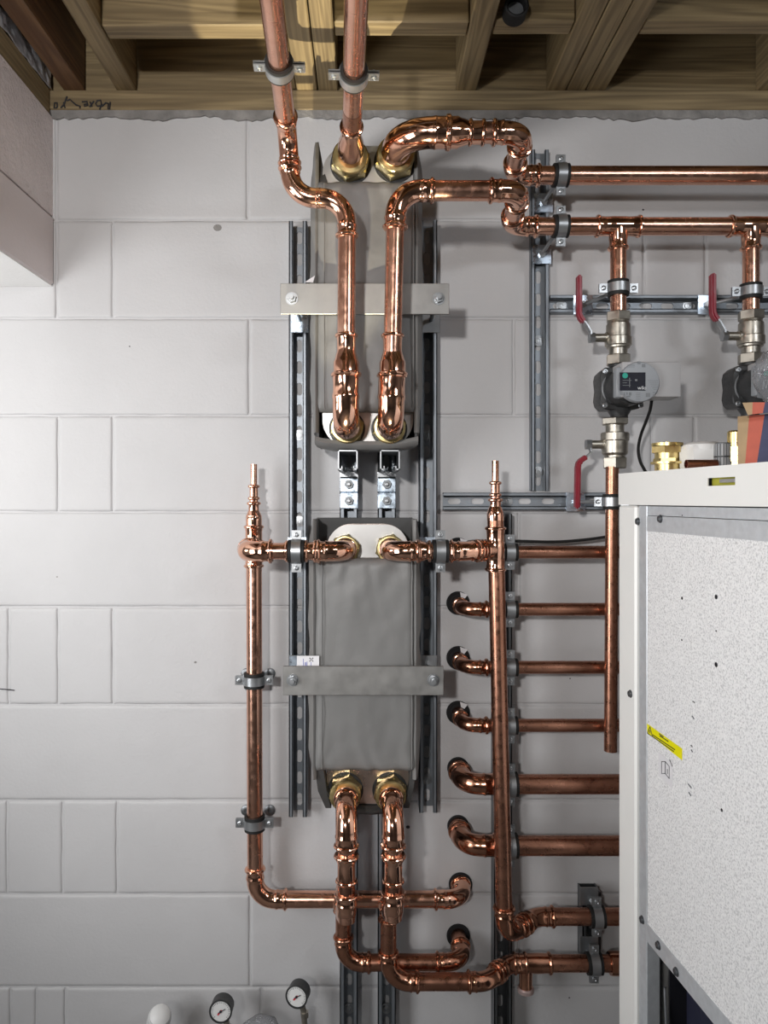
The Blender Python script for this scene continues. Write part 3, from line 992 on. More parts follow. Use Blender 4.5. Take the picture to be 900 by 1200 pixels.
# ------------------------------------------------------------------ pipe clamps
_clamp_cache = {}
def clamp_meshes(r):
    key = round(r, 4)
    if key in _clamp_cache: return _clamp_cache[key]
    def halfring(mb, a0, a1, r0, r1, wd, n=14):
        vs_, fs = [], []
        for i in range(n + 1):
            an = a0 + (a1 - a0) * i / n
            for rr_, xx in ((r0, -wd / 2), (r1, -wd / 2), (r1, wd / 2), (r0, wd / 2)):
                vs_.append(V(xx, rr_ * math.cos(an), rr_ * math.sin(an)))
        for i in range(n):
            for k in range(4):
                l = (k + 1) % 4
                fs.append((i * 4 + k, i * 4 + l, i * 4 + 4 + l, i * 4 + 4 + k))
        fs.append((3, 2, 1, 0)); fs.append((n * 4, n * 4 + 1, n * 4 + 2, n * 4 + 3))
        mb.add(vs_, fs)
    lin = MB()
    halfring(lin, 0, 2 * PI, r + .0004, r + .0052, .033, 28)
    res = {'rubber_lining': lin.mesh('rubber_lining', M_RUB)}
    for nm, a0, a1, yy in (('front_band', PI / 2 + .05, 3 * PI / 2 - .05, -.0022), ('back_band', -PI / 2 + .05, PI / 2 - .05, .0022)):
        b = MB()
        halfring(b, a0, a1, r + .0053, r + .0071, .019)
        for sg in (-1, 1):
            b.obox((0, yy, sg * (r + .0145)), (.0100, 0, 0), (0, .0011, 0), (0, 0, .0100))
        res[nm] = b.mesh(nm, M_ZINC)
    for sg, nm in ((1, 's1'), (-1, 's2')):
        z = sg * (r + .0155)
        res[nm] = MB().lathe((0, -.0034, z), (0, -1, 0), [(-.012, .0025), (0, .0025), (0, .0052), (.0026, .0050), (.0034, .0030), (.0020, .0018)], 14).mesh('screw', M_ZINC)
    boss = MB().lathe((0, r + .0060, 0), (0, 1, 0), [(0, .0078), (.009, .0078)], 6)
    res['boss'] = boss.mesh('boss', M_ZINC)
    _clamp_cache[key] = res
    return res

def clamp(center, axis, back, r, label, to=None, plate=True, group='rubber-lined pipe clamps', platev=None, rodless=False):
    """local X along the pipe, local Y towards the fixing"""
    X = Vector(axis).normalized()
    Y = Vector(back); Y = (Y - X * Y.dot(X)).normalized()
    Z = X.cross(Y)
    M = Matrix(((X.x, Y.x, Z.x, center[0]), (X.y, Y.y, Z.y, center[1]), (X.z, Y.z, Z.z, center[2]), (0, 0, 0, 1)))
    t = thing('pipe_clamp', label, 'pipe clamp', group=group, M=M)
    ms = clamp_meshes(r)
    for nm in ('rubber_lining', 'front_band', 'back_band', 'boss'):
        part(nm, ms[nm], None, t, local=True)
    for nm in ('s1', 's2'):
        part('screw', ms[nm], None, t, local=True)
    if to is not None:
        q = M.inverted() @ Vector(to)
        st = V(0, r + .012, 0)
        if (q - st).length > .004:
            part('threaded_rod', MB().cyl(st, q, .0042, 12), M_ZINC, t, local=True)
        if plate:
            ly = M.inverted().to_3x3() @ V(0, 1, 0)
            ly.normalize()
            lx = (M.inverted().to_3x3() @ V(1, 0, 0)).normalized(); lz = ly.cross(lx)
            pb = MB().obox(q - ly * .002, lx * .0215, ly * .002, lz * .0215)
            part('base_plate', pb, M_ZINCB, t, local=True)
            part('lock_nut', MB().lathe(q - ly * .004, -ly, [(0, .0085), (.007, .0085)], 6), M_ZINC, t, local=True)
    return t

F_ = .0232  # face of the shallow channels
def zat(y, off): return CAMZ - (y - PY0) / FOC * (DIST - off)
def xat(x, off): return P(x, 0, off).x
# ceiling clamps hang from a rail between the joists, above the frame
tv = (far - cA).normalized()
yc1 = -.515
cl1 = cA + tv * ((yc1 - cA.y) / tv.y)
clamp(cl1, tv, (0, 0, 1), R35, 'pipe clamp under the ceiling round the left of the two rising pipes', to=(cl1.x, cl1.y, HJ - .045), plate=False)
tv2 = (qq - pp).normalized()
cl2 = pp + tv2 * ((-.50 - pp.y) / tv2.y)
clamp(cl2, tv2, (0, 0, 1), R35, 'pipe clamp under the ceiling round the right of the two rising pipes', to=(cl2.x, cl2.y, HJ - .045), plate=False)
channel('short slotted rail under the joists holding the two ceiling clamps', (-.30, -.508, HJ - .0008), (.16, -.508, HJ - .0008), .041, None, out=(0, 0, -1), group=None)
# top lines
clamp((xat(657, OFB), -OFB, zA), (1, 0, 0), (0, 1, 0), RA, 'pipe clamp on the topmost horizontal pipe near the vertical channel', to=(xat(631.5, F_) + .010, -F_, zA - .022))
clamp((xat(657, OFB), -OFB, zB), (1, 0, 0), (0, 1, 0), RB, 'pipe clamp on the second horizontal pipe near the vertical channel', to=(xat(631.5, F_) + .006, -F_, zB - .030))
# drops
zc = zat(338, OFB)
zch = zat(357.5, F_)
clamp((tc1.x, -OFB, zc), (0, 0, -1), (0, 1, 0), R35, 'pipe clamp above the upper left red-handled valve', to=(tc1.x - .050, -F_, zch))
clamp((tc2.x, -OFB, zat(342, OFB)), (0, 0, -1), (0, 1, 0), R35, 'pipe clamp above the right red-handled valve', to=(tc2.x - .052, -F_, zch))
xm = (xa + xb) / 2 + .001
clamp((xm, -OFS, zat(588, OFS)), (0, 0, -1), (0.9, 1, 0), .0140, 'pipe clamp at the corner of the white lid', to=(xm - .045, -F_, zat(588, F_)))
# left riser
clamp((XLv + .0008, -OFL, zat(797, OFL)), (0, 0, -1), (0, 1, 0), .0178, 'upper pipe clamp on the tall left riser', to=(XLv, -.001, zat(797, OFL)), plate=False)
clamp((XLv + .0018, -OFL, zat(964, OFL)), (0, 0, -1), (0, 1, 0), .0178, 'lower pipe clamp on the tall left riser', to=(XLv, -.001, zat(964, OFL)), plate=False)
for yy, dx0 in ((789, 'upper'), (949, 'lower')):
    bk = thing('clamp_backplate', f'grey backplate with two round screw heads behind the {dx0} clamp of the left riser', 'bracket', (XLv, -.003, zat(yy, 0)), 'backplates of the left riser')
    part('plate', MB().box((XLv - .030, -.003, zat(yy, 0) - .040), (XLv + .030, -.0004, zat(yy, 0) - .016), .001), M_ZINC, bk)
    for sg in (-1, 1):
        part('screw_head', MB().lathe((XLv + sg * .0275, -.0004, zat(yy, 0)), (0, -1, 0), [(0, .0125), (.004, .0125), (.006, .009), (.006, .004), (.004, .003)], 20), M_STRUTD, bk)
# middle pipes
clamp((xat(347.5, OFH), -OFH, zH), (1, 0, 0), (0, 1, 0), .0190, 'pipe clamp on the left pipe of the lower exchanger', to=(xat(349, F_), -.0415, zH))
clamp((xat(516, OFH), -OFH, zH), (1, 0, 0), (0, 1, 0), .0190, 'pipe clamp on the right pipe of the lower exchanger', to=(xat(501, F_), -.0415, zH))
# branches
for (y, r, lab) in branches:
    z = CAMZ - (y - PY0) / FOC * (DIST - OFBR)
    clamp((xat(597.5, OFBR), -OFBR, z), (1, 0, 0), (0, 1, 0), r, f'pipe clamp on the {lab} of the six branch pipes', to=(xat(589, .041), -.0415, z), plate=False)
clamp((xat(699, .072), -.072, CAMZ - .935), (1, 0, 0), (0, 1, 0), .0186, 'upper of two pipe clamps at bottom right', to=None)
clamp((xat(696, .078), -.078, z2), (1, 0, 0), (0, 1, 0), .0182, 'lower of two pipe clamps at bottom right', to=None)
for y, dn in ((1050, 'upper'), (1108, 'lower')):
    c = P(690, y, .0425)
    o = thing('channel_plate', f'square zinc plate with a bolt, {dn} of two on the short bottom right channel', 'bracket', c, 'channel plates bottom right')
    part('plate', MB().box(c + V(-.021, -.002, -.021), c + V(.021, .0008, .021), .001), M_ZINC, o)
    part('bolt', MB().lathe(c + V(.006, -.002, -.008), (0.3, -1, -.2), [(0, .0075), (.010, .0075), (.011, .0045), (.020, .0045)], 6), M_ZINC, o)

# ------------------------------------------------------------------ heat exchangers
def puffy(x0, x1, y0, y1, z0, z1, nx, nz, bulge, seed, rx=.016, wr=.0018):
    """soft vinyl slab: front grid (towards -y) with a rounded rim and wrinkles"""
    mb = MB()
    vs_, fs = [], []
    for k in range(nz + 1):
        for i in range(nx + 1):
            fx, fz = i / nx, k / nz
            x, z = x0 + (x1 - x0) * fx, z0 + (z1 - z0) * fz
            ex = min(x - x0, x1 - x); ez = min(z - z0, z1 - z)
            def rim(e):
                return 0 if e >= rx else rx - math.sqrt(max(0, rx * rx - (rx - e) ** 2))
            y = y0 - bulge * math.sin(PI * fx) * (.35 + .65 * math.sin(PI * fz)) + rim(ex) * 1.0 + rim(ez) * .45
            w_ = noise.noise((x * 14, z * 9, seed)) * wr * 2 + noise.noise((x * 38, z * 22, seed + 3)) * wr
            near = math.exp(-min(z - z0, z1 - z) / .035)
            w_ += near * wr * 1.6 * math.sin(x * 130 + noise.noise((x * 20, z * 20, seed)) * 5)
            vs_.append((x, y + w_, z))
    m = nx + 1
    for k in range(nz):
        for i in range(nx):
            fs.append((k * m + i, k * m + i + 1, (k + 1) * m + i + 1, (k + 1) * m + i))
    border = [i for i in range(m)] + [k * m + nx for k in range(1, nz + 1)] + [nz * m + i for i in range(nx - 1, -1, -1)] + [k * m for k in range(nz - 1, 0, -1)]
    b0 = len(vs_)
    for j in border:
        vs_.append((vs_[j][0], y1, vs_[j][2]))
    N = len(border)
    for q in range(N):
        r_ = (q + 1) % N
        fs.append((border[r_], border[q], b0 + q, b0 + r_))
    fs.append(tuple(b0 + q for q in range(N - 1, -1, -1)) [::-1] if False else tuple(b0 + q for q in reversed(range(N))))
    return mb.add(vs_, fs)

def stadium(cx, cz, w_, h_, rc, y, depth, n=8):
    pts = []
    for sx, sz, a0 in ((1, 1, 0), (-1, 1, PI / 2), (-1, -1, PI), (1, -1, 3 * PI / 2)):
        for i in range(n + 1):
            a = a0 + PI / 2 * i / n
            pts.append(V(cx + sx * (w_ / 2 - rc) + rc * math.cos(a), y, cz + sz * (h_ / 2 - rc) + rc * math.sin(a)))
    return pts

def exchanger(label, x0, x1, zt, zb_, zft, zfb, y_front, y_plate, cop, ports, zside_t, zside_b, xc, pw, flaps):
    o = thing('heat_exchanger', label, 'heat exchanger', (xc, -.06, zb_), 'plate heat exchangers in grey jackets')
    yb = -.046
    # plate pack: a stack of pressed plates with rounded ends
    mb = MB()
    k = 0
    y = yb - .004
    while y > y_plate + .012:
        s_ = .004 if k % 2 else 0
        pts = stadium(xc, (zt + zb_) / 2, pw - .006 - s_, zt - zb_ - .006 - s_, .050, y, 0)
        mb.prism(pts, (0, -.0058, 0))
        y -= .006; k += 1
    part('plate_pack', mb, M_STAIN, o)
    part('end_plate', MB().prism(stadium(xc, (zt + zb_) / 2, pw, zt - zb_, .056, y_plate + .010, 0, 12), (0, -.010, 0)), M_STAINC if cop else M_STAIN, o)
    for (px_, pz_, r) in ports:
        part('port_collar', MB().lathe((px_, y_plate - .0002, pz_), (0, -1, 0), [(0, r * 1.62), (.0012, r * 1.62)], 32), M_BLK, o, 'dark ring round the port')
    # vinyl jacket
    jf = part('jacket_front', puffy(x0 + .004, x1 - .004, y_front, y_plate - .004, zfb, zft, 34, 50, .006, len(label)), M_FAB, o, sharp=70)
    for xs_, nm in ((x0 + .022, 'seam'), (x1 - .012, 'seam')):
        sm = MB().sweep([V(xs_ + .0012 * noise.noise((q * .7, 3, 1)), y_front - .0030 - .004 * math.sin(PI * q / 16), zfb + .006 + (zft - zfb - .012) * q / 16) for q in range(17)], .0011, 6)
        part(nm, sm, M_FAB, jf)
    for sg, xs_ in ((-1, x0), (1, x1)):
        mb = MB()
        n = 26
        vs_, fs = [], []
        for i in range(n + 1):
            z = zside_b + (zside_t - zside_b) * i / n
            end = min(1, min(i, n - i) / 3)
            wv = .004 * noise.noise((z * 18, sg, len(label))) + .008 * end
            for d, yy in ((-.002, yb + .002), (wv * .7, yb - .03), (wv + .002, (yb + y_front) / 2), (wv, y_front + .022), (-.003, y_front + .004)):
                vs_.append((xs_ + sg * d, yy, z))
            for d, yy in ((-.010, y_front + .008), (-.006, (yb + y_front) / 2), (-.008, yb + .002)):
                vs_.append((xs_ + sg * d, yy, z))
        m = 8
        for i in range(n):
            for j in range(m):
                j2 = (j + 1) % m
                q = (i * m + j, i * m + j2, (i + 1) * m + j2, (i + 1) * m + j)
                fs.append(q if sg < 0 else tuple(reversed(q)))
        fs.append(tuple(range(m)) if sg > 0 else tuple(reversed(range(m))))
        fs.append(tuple(n * m + j for j in (reversed(range(m)) if sg > 0 else range(m))))
        part('jacket_side', mb.add(vs_, fs), M_FAB, o, sharp=70)
    part('jacket_back', MB().box((x0 + .004, yb, zside_b), (x1 - .004, yb + .004, zside_t + .002), .001), M_FABD, o)
    return o

# upper
yF, yP = -OFU if False else -.200, -HX_U
xc = (P(411, 0, HX_U).x + P(463, 0, HX_U).x) / 2
UZT, UZB = CAMZ + .742, CAMZ + .112
ports_u = [(pp.x, pp.z, .0265), (P(463, 0, HX_U).x, zA, .0275), (pD.x, pD.z, .0235), (b0.x, b0.z, .0235)]
ux = exchanger('upper plate heat exchanger in a grey vinyl jacket', -.110, .108, UZT, UZB, CAMZ + .660, CAMZ + .183, -.200, -HX_U, False, ports_u, CAMZ + .742, CAMZ + .140, .002, .190, None)
# loose flaps of the upper jacket
mb = MB().prism([V(-.111, -.185, CAMZ + .655), V(-.085, -.192, CAMZ + .655), V(-.096, -.17, CAMZ + .70), V(-.106, -.165, CAMZ + .757)], (.004, -.002, 0))
part('jacket_flap', mb, M_FABD, ux)
mb = MB()
vs_, fs = [], []
nx = 24
for i in range(nx + 1):
    f = i / nx
    x = -.108 + .214 * f
    sag = .010 * abs(2 * f - 1) ** 3
    wv = .003 * noise.noise((x * 40, 2, 1))
    for yy, dz in ((-.050, 0), (-.12, -.003), (-.196, -.002 + wv), (-.204, .006 + wv), (-.200, .014), (-.185, .008), (-.05, .006)):
        vs_.append((x, yy, CAMZ + .108 + sag + dz))
m = 7
for i in range(nx):
    for j in range(m):
        j2 = (j + 1) % m
        fs.append((i * m + j, (i + 1) * m + j, (i + 1) * m + j2, i * m + j2))
fs.append(tuple(range(m))); fs.append(tuple(nx * m + j for j in reversed(range(m))))
part('jacket_bottom', mb.add(vs_, fs), M_FAB, ux, sharp=60)
for sg in (-1, 1):
    x = sg * .100
    mb = MB().prism([V(x, -.19, CAMZ + .115), V(x, -.19, CAMZ + .19), V(x, -.06, CAMZ + .19), V(x, -.06, CAMZ + .115)], (sg * .004, 0, 0))
    part('jacket_flap', mb, M_FABD, ux)
mb = MB().prism([P(357, 331, .205), P(367, 331, .205), P(369, 323, .205)], (0, -.001, 0))
part('tag', mb, M_PAPER, ux, 'small white tag at the jacket seam')

# lower
LZT, LZB = CAMZ - .052, CAMZ - .668
pl = V(P(405, 645, HX_L).x, -HX_L, zH)
ports_l = [(pl.x, zH, .0215), (P(457, 645, HX_L).x, zH, .0215), (P(405, 926, HX_L).x, zN, .024), (P(457, 926, HX_L).x, zN, .024)]
lx = exchanger('lower plate heat exchanger in a grey vinyl jacket', -.118, .108, LZT, LZB, CAMZ - .126, CAMZ - .580, -.150, -HX_L, True, ports_l, CAMZ - .042, CAMZ - .60, .0015, .180, None)
part('end_label_plate', MB().prism(stadium(.0015, LZT - .052, .176, .100, .049, -HX_L - .0004, 0, 12), (0, -.0012, 0)), M_STAIN, lx, 'bright stainless top of the end plate')
# bottom flaps
mb = MB()
vs_, fs = [], []
for i in range(nx + 1):
    f = i / nx
    x = -.094 + .190 * f
    up = .055 * max(0, abs(2 * f - 1) - .62) / .38
    for yy, dz in ((-.045, 0), (-.122, -.002), (-.128, .006), (-.120, .012), (-.05, .008)):
        vs_.append((x + (0.0), yy, LZB - .014 + up + dz + .002 * noise.noise((x * 50, 4, 1))))
m = 5
for i in range(nx):
    for j in range(m):
        j2 = (j + 1) % m
        fs.append((i * m + j, (i + 1) * m + j, (i + 1) * m + j2, i * m + j2))
fs.append(tuple(range(m))); fs.append(tuple(nx * m + j for j in reversed(range(m))))
part('jacket_bottom', mb.add(vs_, fs), M_FABD, lx, sharp=60)
for sg, xa_, xb_ in ((-1, -.112, -.090), (1, .106, .092)):
    pts = [V(xa_, -.140, CAMZ - .578), V(xb_ + sg * .004, -.140, CAMZ - .578), V(xb_ - sg * .004, -.125, CAMZ - .64), V(xb_ - sg * .012, -.118, CAMZ - .672), V(xb_, -.118, CAMZ - .672), V(xa_ - sg * .006, -.13, CAMZ - .63)]
    part('jacket_flap', MB().prism(pts, (0, .05, 0)), M_FABD, lx)

# clamping bars
def bar(label, px0, px1, y0, y1, off, studs, bwall):
    o = thing('clamping_bar', label, 'steel bar', P((px0 + px1) / 2, (y0 + y1) / 2, off), 'flat steel bars across the exchangers')
    a, b = P(px0, y1, off), P(px1, y0, off)
    part('bar', MB().box((a.x, -off - .006, a.z), (b.x, -off, b.z), .0008), M_BAR, o)
    for px, py in studs:
        c = P(px, py, off + .006)
        part('stud', MB().cyl(c + V(0, -.018, 0), V(c.x, -.0385, c.z), .0050, 14), M_ZINC, o)
        part('washer', MB().lathe(c, (0, -1, 0), [(0, .0130), (.0018, .0130)], 20), M_ZINC, o)
        part('nut', MB().lathe(c + V(0, -.0018, 0), (0, -1, 0), [(0, .0098), (.0085, .0098)], 6, .3), M_ZINC, o)
        part('channel_plate', MB().box((c.x - .0205, -.0445, c.z - .030), (c.x + .0205, -.0417, c.z + .026), .001), M_ZINCB if px < 430 else M_ZINC, o)
    return o
bar('flat steel bar bolted across the upper heat exchanger', 329, 526, 333, 369, .210, ((342, 350), (514, 350)), 0)
bar('flat steel bar bolted across the lower heat exchanger', 332, 519.5, 780, 814, .162, ((343, 797), (508, 797)), 0)
lbm = thing('paper_label', 'small white printed label tucked behind the lower steel bar', 'label', P(361, 776, .160))
a, b = P(348, 786, .158), P(374, 768.5, .158)
part('paper', MB().box((a.x, -.1592, a.z), (b.x, -.158, b.z)), M_PAPER, lbm)
mb = MB()
for px, y0, y1 in ((355.5, 772, 781), (357.5, 776, 781), (358.7, 776, 781), (359.8, 775, 781), (364.4, 776, 782)):
    mb.box(P(px - .25, y1, .1593), P(px + .25, y0, .1593) + V(0, -.0004, 0))
part('print', mb, M_INKB, lbm)
mb = MB()
for dx, dz in ((-2, -2), (2, -2), (-2, 2), (2, 2), (-1, -1), (1, -1), (-1, 1), (1, 1)):
    c = P(364.8 + dx * .9, 773 + dz * .9, .1593)
    mb.box(c + V(-.0009, -.0004, -.0009), c + V(.0009, 0, .0009))
part('printed_cross', mb, M_INK, lbm)

# cantilever brackets under the upper exchanger
for px, lab in ((407.5, 'left'), (457, 'right')):
    off1 = .190
    x = P(px, 0, off1).x
    x = (P(409, 0, .04).x if px < 430 else P(453, 0, .04).x)
    x = P(px, 0, off1).x
    zt_ = CAMZ + .104
    o = thing('support_bracket', f'{lab} steel bracket arm with bolted plate carrying the upper exchanger', 'bracket', (x, -.0425, zt_ - .05), 'arms under the upper exchanger')
    m_ = MB()
    th = .0025
    y0, y1 = -.0425, -off1
    xm_ = (P(409, 0, .0415).x if px < 430 else P(453, 0, .0415).x)
    L_ = y0 - y1
    def skew(px_, yy):      # arm runs square to the wall
        return px_
    m_.box((x - .0205, y1, zt_ - th), (x + .0205, y0, zt_))
    for sg in (-1, 1):
        m_.obox((x + sg * (.0205 - th / 2), (y0 + y1) / 2, zt_ - .0205), (th / 2, 0, 0), (0, L_ / 2, 0), (0, 0, .0205))
        m_.obox((x + sg * .0160, (y0 + y1) / 2, zt_ - .041 + th / 2), (.0045, 0, 0), (0, L_ / 2, 0), (0, 0, th / 2))
        m_.obox((x + sg * .0123, (y0 + y1) / 2, zt_ - .0375), (.0010, 0, 0), (0, L_ / 2, 0), (0, 0, .0045))
    part('arm', m_, M_ZINC, o)
    zp = [zat(y, .045) for y in (558, 577, 596.5)]
    for k_ in (0, 1):
        part('plate', MB().box((xm_ - .0208, -.0475, zp[k_ + 1] + .001), (xm_ + .0208, -.0428, zp[k_] - .0005), .0012), M_ZINCB, o)
        part('nut', MB().lathe((xm_, -.0475, (zp[k_] + zp[k_ + 1]) / 2), (0, -1, 0), [(0, .0105), (.009, .0105)], 6, .2), M_STRUTD, o)
        part('bolt', MB().lathe((xm_, -.0475, (zp[k_] + zp[k_ + 1]) / 2), (0, -1, 0), [(0, .0046), (.016, .0046), (.017, .003)], 14), M_ZINC, o)
    part('arm_plate', MB().box((xm_ - .0208, -.0475, zt_ - .055), (xm_ + .0208, -.0427, zt_ - .0405)), M_ZINC, o)

# ------------------------------------------------------------------ ball valves and pumps
def valve(label, x, off, prof_px, stem_y, handle, pipe_px):
    """prof_px: (py, half width px) rows from top to bottom"""
    o = thing('ball_valve', label, 'valve', (x, -off, zat(prof_px[-1][-1], off) if False else zat(stem_y, off)), 'red-handled ball valves')
    k = (DIST - off) / FOC
    def seg(name, rows_, n, mat=M_NICK, rot=0.0):
        z0 = zat(rows_[0][0], off)
        part(name, MB().lathe((x, -off, z0), (0, 0, -1), [((y - rows_[0][0]) * k, hw * k) for y, hw in rows_], n, rot), mat, o)
    for name, rows_, n in prof_px: seg(name, rows_, n, rot=.26 if n == 6 else 0)
    zs = zat(stem_y, off)
    part('stem', MB().lathe((x - 11 * k, -off, zs), (-1, 0, 0), [(0, 6.5 * k), (4 * k, 6.5 * k), (4 * k, 5 * k), (17 * k, 5 * k)], 20), M_NICK, o)
    part('stem_nut', MB().lathe((x - 28 * k, -off, zs), (-1, 0, 0), [(0, 6.3 * k), (6 * k, 6.3 * k)], 6), M_ZINC, o)
    # handle: bent flat lever
    def lever(pts, wd, th, mat, nm, nround):
        mb = MB()
        q = [V((px_ - PX0) * k if False else x + (px_) * k, -off, zat(py_, off)) for px_, py_ in pts]
        n_ = len(q)
        vs_, fs = [], []
        for i in range(n_):
            d = ((q[min(i + 1, n_ - 1)] - q[max(i - 1, 0)])).normalized()
            nrm = V(-d.z, 0, d.x)
            wdi = wd
            for a_, b_ in ((-1, -1), (1, -1), (1, 1), (-1, 1)):
                vs_.append(q[i] + nrm * th / 2 * a_ + V(0, wdi / 2 * b_, 0))
        for i in range(n_ - 1):
            for j in range(4):
                j2 = (j + 1) % 4
                fs.append((i * 4 + j, i * 4 + 4 + j, i * 4 + 4 + j2, i * 4 + j2))
        fs.append((0, 1, 2, 3)); fs.append(tuple((n_ - 1) * 4 + j for j in (3, 2, 1, 0)))
        bm = bmesh.new()
        vv = [bm.verts.new(p) for p in vs_]
        for f in fs: bm.faces.new([vv[i] for i in f])
        bmesh.ops.recalc_face_normals(bm, faces=bm.faces[:])
        if nround: bmesh.ops.bevel(bm, geom=bm.edges[:], offset=nround, segments=2, affect='EDGES')
        part(nm, mb.bm(bm), mat, o, sharp=50)
    steel, grip = handle
    lever(steel, .016, .0035, M_ZINC, 'lever', .0006)
    lever(grip, .020, .0105, M_RED, 'red_grip', .003)
    return o
up_prof = [('top_nut', [(366, 13), (367, 14.5), (376, 14.5), (377, 13)], 6), ('collar', [(376, 12), (380, 12.5), (381, 13)], 24),
           ('body', [(379.5, 12.5), (380.5, 13.6), (395, 14.0), (396, 15.2), (405, 15.2), (406, 13.6), (408, 13.2), (409, 10.5), (417, 10.2)], 28),
           ('union_nut', [(416, 13), (417, 14.6), (427, 14.6), (428, 13.4)], 6)]
lo_prof = [('union_nut', [(490, 15), (491, 16), (497, 16), (498, 14.5)], 6), ('neck', [(497, 10.5), (508, 10.5)], 24),
           ('body', [(507, 15.2), (508, 16.2), (516, 16.2), (517, 15), (531, 14.6), (533, 13.2), (534, 12), (538, 12)], 28),
           ('bottom_nut', [(536, 13), (537, 14.6), (548, 14.2), (549, 13)], 6)]
xv1 = tc1.x
v_up_handle = ([(-32, 396), (-33, 388), (-39, 378.5), (-41, 377)], [(-40, 378), (-45.5, 371), (-46, 366), (-46, 350), (-46, 323)])
valve('ball valve with upright red lever, above the left pump', xv1, OFB, up_prof, 396, v_up_handle, 0)
xv2 = tc2.x
def shift(pr, dy): return [(n_, [(y + dy, h) for y, h in r_], k_) for n_, r_, k_ in pr]
def shifth(h, dy, dx=0): return tuple([(a_ + dx, b_ + dy) for a_, b_ in l_] for l_ in h)
valve('ball valve with upright red lever, above the right pump', xv2, OFB, shift(up_prof, -1.5), 394, shifth(v_up_handle, -2, 1), 0)
xl = xat(720.5, OFB + .012)
v_lo_handle = ([(-30, 521), (-28, 530), (-34, 536)], [(-33, 535), (-42, 541), (-43.5, 546), (-43.8, 565), (-44.5, 596)])
valve('ball valve with down-turned red lever, below the left pump', xl, OFB + .012, lo_prof, 521, v_lo_handle, 0)

